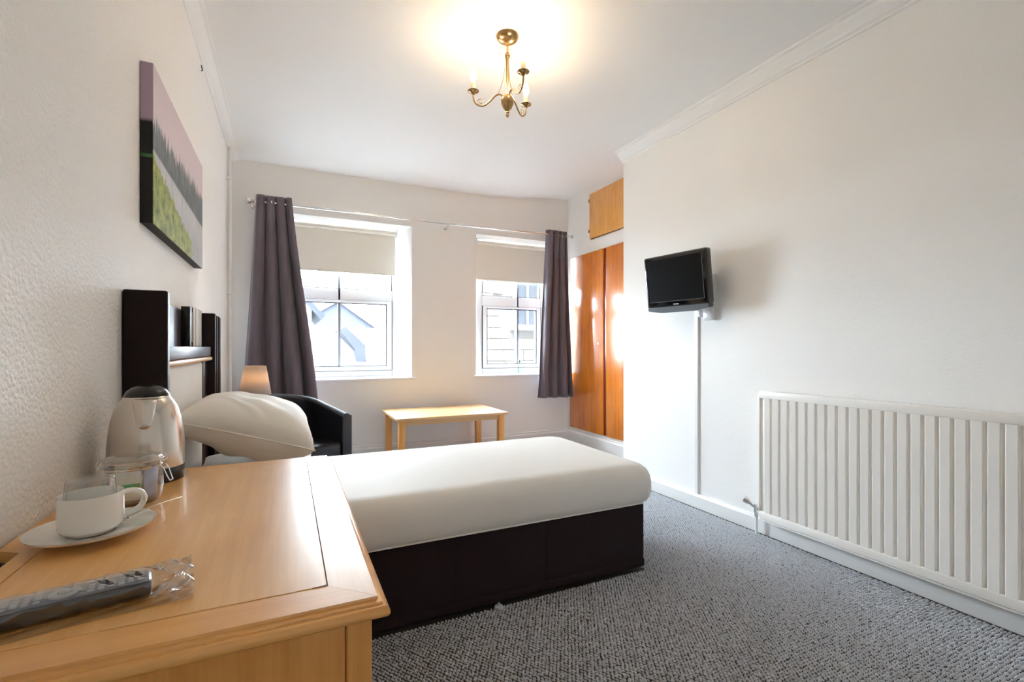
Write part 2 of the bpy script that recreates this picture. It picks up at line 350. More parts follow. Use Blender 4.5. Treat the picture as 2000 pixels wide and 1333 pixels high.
# loops of the carpet where the camera stands close enough to see them
def carpet_loops():
    loops = []
    ya = YF + 0.01; rows = int((YB - 0.03 - ya) / 0.012)
    for r in range(rows):
        y = ya + r * 0.012
        x0 = -0.40 if y < 0.65 else 0.135 if y < 1.80 else 1.575 if y < 2.69 else -0.30
        nx = int(((2.475 if y < ALC else 2.875) - x0) / 0.015)
        for k in range(nx): loops.append((x0 + (k + 0.5 * (r % 2)) * 0.015, y))
    L = np.array(loops); n = len(L); rng = np.random.default_rng(3)
    L += rng.normal(0, 0.0009, L.shape)
    ang = math.radians(-52) + rng.normal(0, 0.22, n); ln = 0.0074 * rng.uniform(0.85, 1.15, n); wd = 0.0038 * rng.uniform(0.85, 1.15, n); ht = 0.0080 * rng.uniform(0.75, 1.2, n)
    k = 6; a = np.arange(k) * 2 * PI / k; base = np.stack([np.cos(a), np.sin(a)], 1)
    V = np.zeros((n, 2 * k + 1, 3))
    for ring, (s, z) in enumerate(((1.0, -0.0005), (0.78, 0.62))):
        ex = base[None, :, 0] * ln[:, None] * s; ey = base[None, :, 1] * wd[:, None] * s
        V[:, ring * k:(ring + 1) * k, 0] = L[:, :1] + ex * np.cos(ang)[:, None] - ey * np.sin(ang)[:, None]
        V[:, ring * k:(ring + 1) * k, 1] = L[:, 1:] + ex * np.sin(ang)[:, None] + ey * np.cos(ang)[:, None]
        V[:, ring * k:(ring + 1) * k, 2] = (z * ht)[:, None] if ring else z
    V[:, 2 * k, 0] = L[:, 0]; V[:, 2 * k, 1] = L[:, 1]; V[:, 2 * k, 2] = ht
    F = []
    for i in range(k):
        j = (i + 1) % k
        F += [(i, j, k + j), (i, k + j, k + i), (k + i, k + j, 2 * k)]
    F = np.array(F)[None] + (np.arange(n) * (2 * k + 1))[:, None, None]
    me = bpy.data.meshes.new('carpet_pile'); vs = V.reshape(-1, 3); fs = F.reshape(-1, 3)
    me.vertices.add(len(vs)); me.vertices.foreach_set('co', vs.ravel())
    me.loops.add(len(fs) * 3); me.loops.foreach_set('vertex_index', fs.ravel().astype(np.int32))
    me.polygons.add(len(fs)); me.polygons.foreach_set('loop_start', np.arange(0, len(fs) * 3, 3, dtype=np.int32))
    me.polygons.foreach_set('use_smooth', np.ones(len(fs), dtype=bool)); me.update(); me.validate()
    me.materials.append(MAT['pile']); o = link('carpet_pile', me, floor); o['kind'] = 'stuff'; o['label'] = 'chunky beige grey wool loops of the carpet'
    o.location = -Vector(floor.location)
    return o
carpet_loops()
bk = new(); bx(bk, -0.41, 2.49, YF, ALC, -0.001, 0.0006); bx(bk, -0.41, 2.888, ALC, YB - 0.022, -0.001, 0.0006)
obj('carpet_backing', bk, 'under', floor, False)

def cz(x, y):   # ceiling height, sagging old plaster that rises into the alcove
    k = max(0, min(1, (x - 1.9) / 1.0)); k = k * k * (3 - 2 * k); q = max(0, min(1, (y - 3.0) / 1.4)); q = q * q * (3 - 2 * q)
    return ZC + 0.09 * k * q
cb = new(); V = grid(cb, 40, 60, lambda u, v: (-0.6 + 3.8 * u, YF - 0.1 + (5.2 - YF) * v, cz(-0.6 + 3.8 * u, YF - 0.1 + (5.2 - YF) * v)))
ex = bmesh.ops.extrude_face_region(cb, geom=cb.faces[:]); 
for g in ex['geom']:
    if isinstance(g, bmesh.types.BMVert): g.co.z = 3.0
bmesh.ops.recalc_face_normals(cb, faces=cb.faces[:])
struct('ceiling', cb, 'ceil', 'white painted plaster ceiling', 'ceiling', True)
struct('wall_left', bx(new(), XL - 0.15, XL, YF, YB + 0.05, -0.1, 2.95), 'wall_l', 'off white woodchip wall behind the bed and desk', 'wall')
struct('wall_right', bx(new(), XR, 3.3, YF, ALC, -0.1, 2.95), 'wall', 'off white wall carrying television and radiator', 'wall')
struct('wall_front', bx(new(), -0.6, 3.3, YF - 0.15, YF, -0.1, 2.95), 'wall', 'off white wall at the camera end of the room', 'wall')
wb = new()
prism(wb, [(-0.6, YB), (-0.19, YB), (-0.115, 5.06), (-0.6, 5.06)], -0.1, 2.95)
prism(wb, [(1.107, YB), (1.788, YB), (1.903, 5.06), (1.030, 5.06)], -0.1, 2.95)
prism(wb, [(2.88, YB), (3.3, YB), (3.3, 5.06), (2.766, 5.06)], -0.1, 2.95)
for a, b, c, d in ((-0.19, 1.107, 1.030, -0.115), (1.788, 2.88, 2.766, 1.903)):
    prism(wb, [(a, YB), (b, YB), (c, 5.06), (d, 5.06)], -0.1, 0.772)
    prism(wb, [(a, YB), (b, YB), (c, 5.06), (d, 5.06)], 2.28, 2.95)
struct('wall_back', wb, 'wall_b', 'off white wall with two deep window openings', 'wall')
struct('wall_alcove', bx(new(), 2.955, 3.3, ALC, YB, -0.1, 2.95), 'wall_b', 'white alcove wall around built in wardrobe', 'wall')

def run_y(bm, prof, y0, y1): return prism(bm, prof, y0, y1, 'y')
# cornices
struct('trim_1', run_y(new(), [(XL, 2.645), (XL + .010, 2.645), (XL + .014, 2.652), (XL + .03, 2.66), (XL + .05, 2.676), (XL + .058, 2.682), (XL + .075, 2.684), (XL + .08, 2.70), (XL, 2.70)], YF, YB), 'ceil', 'white plaster cornice along the left wall', 'cornice')
struct('trim_2', run_y(new(), [(XR, 2.605), (XR - .012, 2.605), (XR - .014, 2.617), (XR - .03, 2.622), (XR - .034, 2.632), (XR - .06, 2.655), (XR - .066, 2.664), (XR - .07, 2.672), (XR - .086, 2.676), (XR - .09, 2.70), (XR, 2.70)][::-1], YF, ALC), 'ceil', 'stepped white plaster cornice along the right wall', 'cornice')
# skirting boards
struct('baseboard_right', run_y(new(), [(XR, 0), (XR - .02, 0), (XR - .02, .078), (XR - .012, .092), (XR, .095)], YF, ALC), 'gloss_white', 'low white skirting under the radiator wall', 'baseboard')
struct('baseboard_left', run_y(new(), [(XL, 0), (XL + .02, 0), (XL + .02, .12), (XL + .01, .145), (XL, .15)], YF, YB), 'gloss_white', 'white skirting along the left wall', 'baseboard')
bb = new(); prism(bb, [(YB, 0), (YB - .022, 0), (YB - .022, .12), (YB - .010, .135), (YB - .010, .15), (YB, .155)], XL, XW, 'x')
struct('baseboard_back', bb, 'gloss_white', 'tall white skirting below the windows', 'baseboard')

# ---------------------------------------------------------------- windows
def window(n, x0, x1, xm, label, hx):
    z0, z1, y0, y1 = 0.79, 2.285, 4.935, 5.0
    r = thing('window_%d' % n, label, 'window', ((x0 + x1) / 2, y0, z0), kind='structure')
    f = new(); fw = 0.062
    bx(f, x0, x0 + fw, y0, y1, z0, z1, .006); bx(f, x1 - fw, x1, y0, y1, z0, z1, .006); bx(f, x0 + fw, x1 - fw, y0, y1, z0, z0 + fw, .006); bx(f, x0 + fw, x1 - fw, y0, y1, z1 - fw, z1, .006)
    obj('window_frame', f, 'upvc', r)
    obj('transom', bx(new(), x0 + fw, x1 - fw, y0 - .004, y1, 1.552, 1.664, .008), 'upvc', r)
    s = new(); a, b, c, d, k = x0 + fw, x1 - fw, z0 + fw, 1.552, 0.055
    ys = y0 - 0.012
    bx(s, a, a + k, ys, y1 - .01, c, d, .006); bx(s, b - k, b, ys, y1 - .01, c, d, .006); bx(s, a + k, b - k, ys, y1 - .01, c, c + k * .8, .006); bx(s, a + k, b - k, ys, y1 - .01, d - k * .5, d, .006)
    sh = obj('sash', s, 'upvc', r)
    obj('glazing_bar', bx(new(), xm - .013, xm + .013, ys + .008, y1 - .014, c + .02, z1 - fw - .01, .004), 'leadgrey', r)
    for (pa, pb) in ((a + k * .9, xm), (xm, b - k * .9)): obj('pane', bx(new(), pa, pb, 4.964, 4.968, c + .03, d - .02), 'glass', r, False)
    for (pa, pb) in ((a - .003, xm), (xm, b + .003)): obj('pane', bx(new(), pa, pb, 4.964, 4.968, 1.66, z1 - fw + .003), 'glass', r, False)
    for pa, pb, qa, qb, yq in ((a + k, b - k, c + k * .8, d - k * .5, ys), (a, b, 1.664, z1 - fw, y0)):
        gk = new(); w_ = .007
        bx(gk, pa - .001, pa + w_, yq + .004, 4.963, qa, qb); bx(gk, pb - w_, pb + .001, yq + .004, 4.963, qa, qb); bx(gk, pa, pb, yq + .004, 4.963, qa - .001, qa + w_); bx(gk, pa, pb, yq + .004, 4.963, qb - w_, qb + .001)
        obj('gasket', gk, 'gasket', r, False)
    gk = new(); bx(gk, x1 - fw - .003, x1 - fw + .003, ys - .001, y0 + .002, c, d); bx(gk, x0 + fw - .003, x0 + fw + .003, ys - .001, y0 + .002, c, d); bx(gk, a, b, ys - .001, y0 + .002, c - .003, c + .003); obj('sash_seal', gk, 'gasket', r, False)
    hd = new(); bx(hd, hx - .010, hx + .010, ys - .012, ys + .001, 1.04, 1.12, .004); bx(hd, hx - .008, hx + .008, ys - .030, ys - .010, 1.045, 1.065, .004); bx(hd, hx - .007, hx + .007, ys - .034, ys - .022, 1.0, 1.065, .004)
    obj('handle', hd, 'upvc', r)
    return r
window(1, -0.115, 1.030, 0.457, 'wider white window half hidden by the left curtain', 1.03 - .062 - .027)
window(2, 1.903, 2.766, 2.405, 'narrower white window beside the wardrobe corner', 1.903 + .062 + .027)
for n, xa, xb, lab in ((1, -0.22, 1.145, 'white sill board of the wider window'), (2, 1.765, 2.885, 'white sill board of the window nearest the wardrobe')):
    struct('trim_%d' % (n + 2), bx(new(), xa, xb, YB - 0.025, 4.94, 0.770, 0.791, .005), 'upvc', lab, 'windowsill')

# roller blinds
for x0, x1, zb, lab in ((-0.085, 0.992, 1.818, 'cream roller blind half drawn in the wider window'), (1.872, 2.775, 1.834, 'cream roller blind in the window nearest the wardrobe')):
    r = thing('roller_blind', lab, 'blind', ((x0 + x1) / 2, 4.86, zb), group='roller blinds at the windows')
    obj('fabric', bx(new(), x0, x1, 4.879, 4.881, zb + .012, 2.235), 'blind', r, False)
    obj('bottom_bar', bx(new(), x0, x1, 4.874, 4.886, zb - .004, zb + .016, .004), 'blind', r)
    c = new(); tube(c, [(x0, 4.862, 2.238), (x1, 4.862, 2.238)], .022, 14); obj('roller', c, 'blind', r)
    for xe in (x0 - .010, x1): obj('end_bracket', bx(new(), xe, xe + .012, 4.835, 4.895, 2.205, 2.279, .004), 'upvc', r)
    c = new(); tube(c, [(x1 + .016, 4.86, 2.23), (x1 + .017, 4.86, 1.3)], .0022, 6); obj('pull_chain', c, 'upvc', r)

# ---------------------------------------------------------------- outside
struct('ground', bx(new(), -60, 80, 5.6, 120, -4.2, -4.0), 'ground', 'street level ground outside the windows', 'ground')
fc = new(); bx(fc, -16, -0.6, 4.7, 5.06, -4, 9.5); bx(fc, 3.3, 20, 4.7, 5.06, -4, 9.5); bx(fc, -0.6, 3.3, 4.7, 5.06, 2.95, 9.5); bx(fc, -0.6, 3.3, 4.72, 5.06, -4, -0.12)  # out of view, added to block sky light from the facing houses
struct('wall_street_unseen', fc, 'stone', 'unseen stone street front added to shade the houses opposite', 'wall')
hs = thing('gabled_house', 'blue grey gabled house seen through the wider window', 'house', (3.9, 42, -4))
g = new(); prism(g, [(0.6, -4), (7.2, -4), (7.2, 2.15), (3.62, 4.75), (0.6, 2.9)], 40, 48, 'y'); obj('gable_wall', g, 'slate', hs, False)
g = new(); prism(g, [(3.62, 4.75), (0.2, 2.65), (0.2, 2.85), (3.62, 5.0), (7.6, 2.1), (7.6, 1.9)], 39.7, 48.2, 'y'); obj('roof', g, 'paleslate', hs, False)
for zx in (2.0, 4.6):
    g = new(); bx(g, zx, zx + 1.0, 39.93, 40.02, -1.2, 0.4); wv = obj('window', g, 'outwhite', hs, False); obj('pane', bx(new(), zx + .1, zx + .9, 39.9, 39.95, -1.1, .3), 'outpane', wv, False)
hs = thing('low_tiled_house', 'low house with pale tiled roof in front of the gabled house', 'house', (3, 27, -4))
obj('wall', bx(new(), -8, 10.5, 26.2, 32, -4, 0.05), 'render_white', hs, False)
g = new(); prism(g, [(25.7, 0.10), (29.6, 2.28), (33, 0.1), (33, -.05), (29.6, 2.12), (25.7, -.05)], -8.3, 10.8, 'x'); obj('roof', g, 'paleslate', hs, False)
g = new(); prism(g, [(25.75, .12), (29.5, 2.30), (29.5, 2.42), (25.75, .26)], 3.78, 4.15, 'x'); obj('verge_wall', g, 'render_white', hs, False)
g = new(); prism(g, [(2.45, 2.05), (2.75, 2.18), (3.75, 1.2), (3.75, -.1), (3.25, -.1), (3.25, .95)], 26.1, 30.2, 'y'); obj('parapet_shadow', g, 'slate', hs, False)  # dark solid drawn in the shape of the shadow on the roof
g = new(); tube(g, [(-8.3, 25.62, .02), (10.8, 25.62, .02)], .07, 8); obj('gutter', g, 'outwhite', hs)
hs = thing('white_house', 'white rendered house at the left edge of the wider window', 'house', (-1.5, 22, -4))
g = new(); prism(g, [(-5.5, -4), (.85, -4), (.85, 2.6), (-2.3, 6.2), (-5.5, 2.6)], 20.5, 25, 'y'); obj('wall', g, 'render_white', hs, False)
g = new(); prism(g, [(-2.3, 6.2), (.85, 2.6), (1.2, 2.2), (1.35, 2.35), (-2.3, 6.5), (-5.9, 2.35), (-5.75, 2.2)], 20.2, 25.2, 'y'); obj('roof', g, 'slate', hs, False)
hd = new(); rr = random.Random(4)
bmesh.ops.create_icosphere(hd, subdivisions=3, radius=1.0)
for v in hd.verts: v.co = Vector((3.75 + v.co.x * .8, 21 + v.co.y * .8, -1.2 + v.co.z * 1.5)) + Vector((rr.uniform(-.12, .12), rr.uniform(-.12, .12), rr.uniform(-.12, .12)))
tag(obj('tree', hd, 'leaf', None, True), 'green treetop at the lower right of the wider window', 'tree')
hs = thing('stone_house', 'pale stone house filling the view of the window nearest the wardrobe', 'house', (7, 12, -4))
obj('core_wall', bx(new(), 3.6, 12, 12.03, 17, -4, 6.0), 'mortar', hs, False)
blk = None; rr = random.Random(5)
for row in range(14):
    z = -0.2 + row * 0.31; x = 3.6 - (row % 2) * .3
    while x < 9.0:
        wdt = rr.choice((.5, .62, .75)); xa, xb = max(x, 3.6), x + wdt - .02
        if not (xb > 5.68 and xa < 6.98 and z + .29 > 1.55 and z < 3.2):
            o = obj('stone_block', bx(new(), xa, xb, 12.0 - rr.uniform(0, .02), 12.06, z, z + .29), 'stone', hs, False)
        x += wdt
wf = new(); 
bx(wf, 5.70, 5.82, 11.95, 12.1, 1.72, 3.2); bx(wf, 6.84, 6.96, 11.95, 12.1, 1.72, 3.2); bx(wf, 5.82, 6.84, 11.95, 12.1, 3.08, 3.2); bx(wf, 5.62, 7.04, 11.85, 12.1, 1.58, 1.72); bx(wf, 5.82, 6.84, 11.95, 12.08, 2.36, 2.46)
wv = obj('sash_window', wf, 'outwhite', hs, False)
for xg in (6.14, 6.48): obj('glazing_bar', bx(new(), xg, xg + .04, 11.97, 12.06, 1.72, 3.1), 'outwhite', wv, False)
for i, xg in enumerate((5.82, 6.18, 6.52)):
    for za, zb in ((1.72, 2.36), (2.46, 3.08)): obj('pane', bx(new(), xg, xg + .32, 12.0, 12.03, za, zb), 'outpane', wv, False)
obj('roof', prism(new(), [(11.6, 5.9), (14.5, 8.6), (17.4, 5.9), (17.4, 5.75), (11.6, 5.75)], 3.3, 12.3, 'x'), 'slate', hs, False)

# ---------------------------------------------------------------- built-in wardrobe and cupboard
r = thing('built_in_wardrobe', 'glossy orange wooden wardrobe doors in the alcove', 'wardrobe', (XW, 3.9, 0.0))
fr = new()
bx(fr, 2.91, 2.955, ALC, YB, 0.0, 0.186); bx(fr, 2.91, 2.955, ALC, YB, 2.095, 2.225); bx(fr, 2.91, 2.955, 4.585, YB, 0.186, 2.095)
obj('face_frame', fr, 'wall_b', r, False)
obj('plinth', prism(new(), [(2.91, 0), (2.888, 0), (2.888, .135), (2.898, .15), (2.898, .16), (2.91, .165)], ALC, YB, 'y'), 'gloss_white', r, False)
d1 = obj('door', bx(new(), 2.893, 2.925, 3.955, 4.585, .190, 2.092, .003), 'teak', r)
k = new(); tube(k, [(2.893, 4.015, 1.125), (2.880, 4.015, 1.125), (2.872, 4.015, 1.125)], [.008, .005, .009], 12); obj('knob', k, 'chrome', d1)
obj('shaded_door_edge', bx(new(), 2.905, 2.93, 3.905, 3.955, .190, 2.092, .002), 'teak_dark', r)  # edge strip between the doors, its shadow put into the dark teak
d2 = obj('door', bx(new(), 2.893, 2.925, ALC + .02, 3.905, .190, 2.092, .003), 'teak', r)
r = thing('overhead_cupboard', 'small orange brown cupboard door above the wardrobe', 'cupboard', (XW, 3.7, 2.225))
fr = new(); bx(fr, 2.91, 2.955, 4.20, YB, 2.225, 2.85); bx(fr, 2.91, 2.955, ALC, 4.20, 2.712, 2.85); obj('face_frame', fr, 'wall_b', r, False)
d = obj('door', bx(new(), 2.890, 2.925, ALC + .02, 4.193, 2.238, 2.706, .003), 'teak2', r)
for z in (2.30, 2.62): obj('hinge', bx(new(), 2.884, 2.895, 4.186, 4.204, z, z + .035, .002), 'brass', d)

# ---------------------------------------------------------------- curtains and rod
r = thing('curtain_rod', 'long thin silver curtain pole above both windows', 'curtain rod', (1.3, 4.52, 2.32))
c = new(); tube(c, [(-0.25, 4.52, 2.312), (0.6, 4.52, 2.316), (1.3, 4.52, 2.312), (2.0, 4.52, 2.316), (2.885, 4.52, 2.328)], .0105, 12); obj('pole', c, 'chrome', r)
f = new(); lathe(f, [(0, -.03), (.012, -.028), (.024, -.018), (.029, 0), (.024, .018), (.012, .027), (.010, .032), (.016, .036), (.016, .042), (.010, .047), (.012, .05), (.012, .06), (0, .06)], (0, 0, 0), 20)
bmesh.ops.transform(f, matrix=Matrix.Translation((-0.30, 4.52, 2.312)) @ Matrix.Rotation(PI / 2, 4, 'Y'), verts=f.verts[:]); obj('finial', f, 'chrome', r)
f = new(); tube(f, [(2.875, 4.52, 2.328), (2.895, 4.52, 2.328)], .022, 16); obj('end_socket', f, 'chrome', r)
for x in (-0.265, 1.45):
    f = new(); tube(f, [(x, YB, 2.30), (x, 4.545, 2.30), (x, 4.52, 2.303)], .007, 8); tube(f, [(x, YB, 2.30), (x, YB - .006, 2.30)], .022, 16); obj('bracket', f, 'chrome', r)
def curtain(label, xt0, xt1, xb0, xb1, zt, zb, waves, ph, amp, ring_x, flip=1):
    r = thing('curtain', label, 'curtain', ((xb0 + xb1) / 2, 4.52, zb), group='curtains at the window pole')
    b = new(); rnd = random.Random(int(ph * 100) + 3); ks = [rnd.uniform(-1, 1) for _ in range(12)]
    def fn(u, v):
        t = v; e = t * t * (3 - 2 * t) * .25 + t * .75
        xa = xt0 + (xb0 - xt0) * e; xb = xt1 + (xb1 - xt1) * e
        uu = u + 0.018 * math.sin(2 * PI * (u * 2.3 + t * .8) + ph) * t
        wv = math.sin(2 * PI * waves * uu + ph)
        wv = math.copysign(abs(wv) ** .75, wv)
        a = amp * (0.85 + .25 * math.sin(2.6 * t + 5 * u + ph)) * (0.75 + 0.5 * t)
        y = 4.52 + a * wv + 0.006 * math.sin(13 * t + 9 * u + ks[0]) * t
        x = xa + (xb - xa) * u + .012 * math.cos(2 * PI * waves * uu + ph) * (1 - .3 * t)
        z = zt + (zb - zt) * t + (.006 * math.sin(2 * PI * waves * u + ph) if t < .01 else 0)
        return (x, y, z)
    grid(b, 130, 46, fn); c = obj('cloth', b, 'curtain', r)
    md = c.modifiers.new('thick', 'SOLIDIFY'); md.thickness = .003
    hb = new(); V = grid(hb, 130, 3, lambda u, v: tuple(Vector(fn(u, 0.955 + .004 * v)) + Vector((0, -.004, 0)))); h = obj('hem_stitching', hb, 'curtain', r)
    for x in ring_x:
        q = new(); tube(q, [(x, 4.52 - .045 + .0 * k, 2.315) if False else (x + .006 * math.cos(2 * PI * k / 20) * 0, 4.52 + .024 * math.cos(2 * PI * k / 20), 2.316 + .024 * math.sin(2 * PI * k / 20)) for k in range(20)], .0045, 8, True)
        obj('eyelet', q, 'chrome', r)
    return r
curtain('plum grey curtain bunched at the left of the wider window', -0.235, 0.022, -0.335, 0.235, 2.372, 0.60, 3.5, 2.2, 0.050, (-.196, -.123, -.049, .0))
curtain('slate grey curtain hanging against the wardrobe', 2.556, 2.815, 2.452, 2.872, 2.374, 0.535, 3.5, 0.6, 0.044, (2.60, 2.67, 2.745, 2.79))

# ---------------------------------------------------------------- canvas picture
pr = thing('canvas_picture', 'landscape canvas of misty trees by a river on the left wall', 'picture', (XL, 2.375, 1.742))
obj('stretcher', bx(new(), XL + .001, XL + .034, 1.887, 2.863, 1.484, 2.004), 'printedge', pr, False)
obj('printed_face', bx(new(), XL + .034, XL + .0365, 1.887, 2.863, 1.484, 2.004, .001, 1), 'print', pr, False)
hk = new(); tube(hk, [(XL, 3.075, 2.63), (XL + .004, 3.075, 2.622), (XL + .006, 3.077, 2.605), (XL + .003, 3.078, 2.598)], .003, 6)
tag(obj('picture_hook', hk, 'black', None), 'tiny dark hook under the left cornice', 'hook')
pp = new(); tube(pp, [(XL + .022, 4.30, 0.0), (XL + .022, 4.30, 2.66)], .012, 12)
pt = thing('heating_pipe', 'white painted vertical pipe near the left corner', 'pipe', (XL + .022, 4.30, 0)); obj('pipe', pp, 'gloss_white', pt)
for z in (0.6, 1.5, 2.4): obj('clip', bx(new(), XL, XL + .037, 4.284, 4.316, z, z + .02, .004), 'gloss_white', pt)

# ---------------------------------------------------------------- headboard
XG = -0.321
r = thing('headboard', 'dark mahogany headboard with cream panel and small shelf', 'headboard', (XL, 2.28, 0.0))
obj('end_panel', bx(new(), XL + .002, XG, 1.700, 1.735, 0.0, 1.249, .006, 3), 'mahog', r)
obj('end_panel', bx(new(), XL + .002, XG, 2.715, 2.760, 0.0, 1.249, .006, 3), 'mahog', r)
obj('outer_moulding', bx(new(), XL + .002, XG + .004, 2.766, 2.80, 0.0, 1.243, .010, 4), 'mahog', r)
obj('outer_moulding', bx(new(), XL + .002, XG + .010, 2.804, 2.86, 0.0, 1.243, .016, 4), 'mahog', r)
obj('back_panel', bx(new(), XL + .002, -0.405, 1.735, 2.715, 0.3, 1.243, .002), 'mahog_sheen', r)
obj('shelf', bx(new(), -0.405, -0.338, 1.735, 2.712, 1.040, 1.085, .003), 'mahog_sheen', r)
obj('shelf_moulding', bx(new(), -0.405, -0.330, 1.735, 2.70, 1.020, 1.038, .006, 3), 'ctable', r)
obj('padded_panel', bx(new(), -0.405, -0.352, 1.737, 2.565, 0.42, 1.018, .012, 3), 'headpad', r)
obj('stile', bx(new(), -0.405, -0.352, 2.575, 2.713, 0.3, 1.018, .004), 'mahog', r)
def booklet(name, label, y0, y1, mat, h, cat='book', grp=None, pg=True):
    t = thing(name, label, cat, (-0.37, (y0 + y1) / 2, 1.085), group=grp)
    c = new(); bx(c, -0.404, -0.373, y0, y0 + .002, 1.0855, 1.0855 + h); bx(c, -0.404, -0.373, y1 - .002, y1, 1.0855, 1.0855 + h); bx(c, -0.404, -0.402, y0 + .002, y1 - .002, 1.0855, 1.0855 + h)
    obj('cover', c, mat, t, False); obj('pages', bx(new(), -0.402, -0.377, y0 + .002, y1 - .002, 1.088, 1.083 + h), 'paper', t, False)
# black folder pair, then pale leaflets
t = thing('box_file', 'black box file standing on headboard shelf', 'folder', (-0.388, 2.41, 1.0855))
obj('case', bx(new(), -0.404, -0.372, 2.384, 2.436, 1.0855, 1.255, .002), 'black', t)
obj('label_strip', bx(new(), -0.3722, -0.3708, 2.420, 2.430, 1.105, 1.235), 'paper', t, False)
booklet('book', 'thin black book between the box file and pale leaflets', 2.438, 2.468, 'black', .170, grp='books on the headboard shelf')
for i, (y0, y1, mt, h, lb) in enumerate(((2.470, 2.54, 'pinkpaper', .176, 'pale pink booklet beside the thin black book'), (2.542, 2.63, 'paper', .172, 'white booklet between pink and blue booklets'), (2.632, 2.69, 'bluepaper', .174, 'pale blue booklet at the far end of the shelf'))):
    booklet('book', lb, y0, y1, mt, h, grp='books on the headboard shelf')

# ---------------------------------------------------------------- bed
r = thing('divan_base', 'dark plum upholstered divan bed base', 'bed base', (0.6, 2.24, 0.0))
obj('upholstered_box', bx(new(), -0.345, 1.56, 1.802, 2.685, 0.022, 0.329, .008, 3), 'divan', r)
for x in (0.60, 1.02): obj('drawer_seam', bx(new(), x, x + .004, 1.7995, 1.804, 0.05, 0.325), 'divan', r, False)
obj('hem_band', bx(new(), -0.34, 1.559, 1.7985, 1.806, 0.030, 0.062, .002), 'divan', r)
for (x, y) in ((0.79, 1.815), (-0.25, 1.84), (1.46, 1.86), (1.46, 2.6), (-.25, 2.6)):
    c = new(); lathe(c, [(.006, 0.024), (.006, .014), (.017, .012), (.019, .006), (.017, 0.0), (0, 0)], (x, y - .0 if x != .79 else 1.797, 0), 14); obj('castor_glide', c, 'bluepaper' if x == .79 else 'black', r)
def soft_box(x0, x1, y0, y1, z0, z1, p, q, nu=120, nv=40):
    b = new(); cx, cy, cz_ = (x0 + x1) / 2, (y0 + y1) / 2, (z0 + z1) / 2; A, B, C = (x1 - x0) / 2, (y1 - y0) / 2, (z1 - z0) / 2
    def sg(v, e): return math.copysign(abs(v) ** e, v)
    def fn(u, v):
        th = 2 * PI * u; ph = -PI / 2 + PI * v
        cp, sp = sg(math.cos(ph), q), sg(math.sin(ph), q)
        return (cx + A * cp * sg(math.cos(th), p), cy + B * cp * sg(math.sin(th), p), cz_ + C * sp)
    grid(b, nu, nv, fn, True); bmesh.ops.remove_doubles(b, verts=b.verts[:], dist=1e-5); bmesh.ops.recalc_face_normals(b, faces=b.faces[:]); return b
def mattress():
    b = new(); x0, x1, y0, y1, z0, z1 = -0.348, 1.628, 1.775, 2.705, 0.3295, 0.515
    prof = [(.045, 0), (.016, .012), (.004, .032), (0, .06), (0, .095), (.004, .125), (.018, .155), (.042, .175), (.08, .184), (.13, z1 - z0)]
    rc = 0.085
    def ring(o, z):
        pts = []; a0, a1, b0, b1 = x0 + min(o, .03), x1 - o, y0 + o * .75, y1 - o * .75
        R = max(.02, rc - o * .3)
        for cx, cy, s, rr in ((a1 - R, b1 - R, 0, R), (a0 + .02, b1 - .02, 1, .02), (a0 + .02, b0 + .02, 2, .02), (a1 - R, b0 + R, 3, R)):
            for k in range(9):
                an = s * PI / 2 + k * PI / 16; pts.append(b.verts.new((cx + rr * math.cos(an), cy + rr * math.sin(an), z0 + z)))
        return pts
    rs = [ring(o, z) for o, z in prof]
    for A, B in zip(rs, rs[1:]):
        for i in range(len(A)): b.faces.new((A[i], A[(i + 1) % len(A)], B[(i + 1) % len(A)], B[i]))
    b.faces.new(rs[0][::-1]); b.faces.new(rs[-1]); bmesh.ops.recalc_face_normals(b, faces=b.faces[:]); return b
mt = thing('mattress', 'mattress in a smooth white fitted sheet on the divan', 'mattress', (0.64, 2.24, 0.3295))
mo = obj('fitted_sheet', mattress(), 'sheet', mt); smooth_by_angle(mo.data, 80)
lb = new(); tube(lb, [(-0.33, 1.79, .335), (1.54, 1.79, .335)], .004, 6); obj('sheet_hem', lb, 'sheet', mt)
def pillow(label, c, L, W, H, ry, grp, seam=True, rz=0.0, flop=0.0):
    r = thing('pillow', label, 'pillow', c, (0, ry, rz), grp)
    def surf(u, v, s):
        x = (u - .5) * 2; y = (v - .5) * 2
        ed = (1 - abs(x) ** 3.0) * (1 - abs(y) ** 3.4); hgt = max(0, ed) ** .42
        pinch = 1 - .07 * (abs(x) ** 2) * (1 - abs(y) ** 2) * 0 - .06 * (y * y) * (1 - abs(x) ** 4) * 0
        px = x * L / 2 * (1 - .09 * (1 - abs(y)) ** 0 * (1 - abs(y) ** 1.2) * 0 + .0) * (0.93 + .07 * abs(y) ** 3)
        py = y * W / 2 * (0.93 + .07 * abs(x) ** 3)
        wr = .006 * math.sin(9 * x + 4 * y) * math.sin(5 * y - 2 * x + 1) * (1 - abs(x * y)) + .008 * math.exp(-((x * .8 + (y + 1) * .9 - .15) ** 2) / .004) * s
        return (px, py, s * H / 2 * hgt * (1.0 + .12 * math.sin(2.2 * x + .6)) + wr * hgt)
    b = new()
    for s in (1, -1): grid(b, 48, 60, lambda u, v: surf(u, v, s))
    bmesh.ops.remove_doubles(b, verts=b.verts[:], dist=1e-4); bmesh.ops.recalc_face_normals(b, faces=b.faces[:])
    o = obj('pillowcase', b, 'pillow', r, True, True); smooth_by_angle(o.data, 120)
    sm = new(); pts = [surf(u, 0.0, 1) for u in [i / 20 for i in range(21)]]; tube(sm, pts, .003, 6)
    o2 = obj('edge_seam', sm, 'pillow', r, True, True); return r
pillow('flat white pillow underneath the plump one', (-0.115, 2.22, 0.5745), 0.455, 0.72, 0.096, 0.0, 'pillows at the bed head')
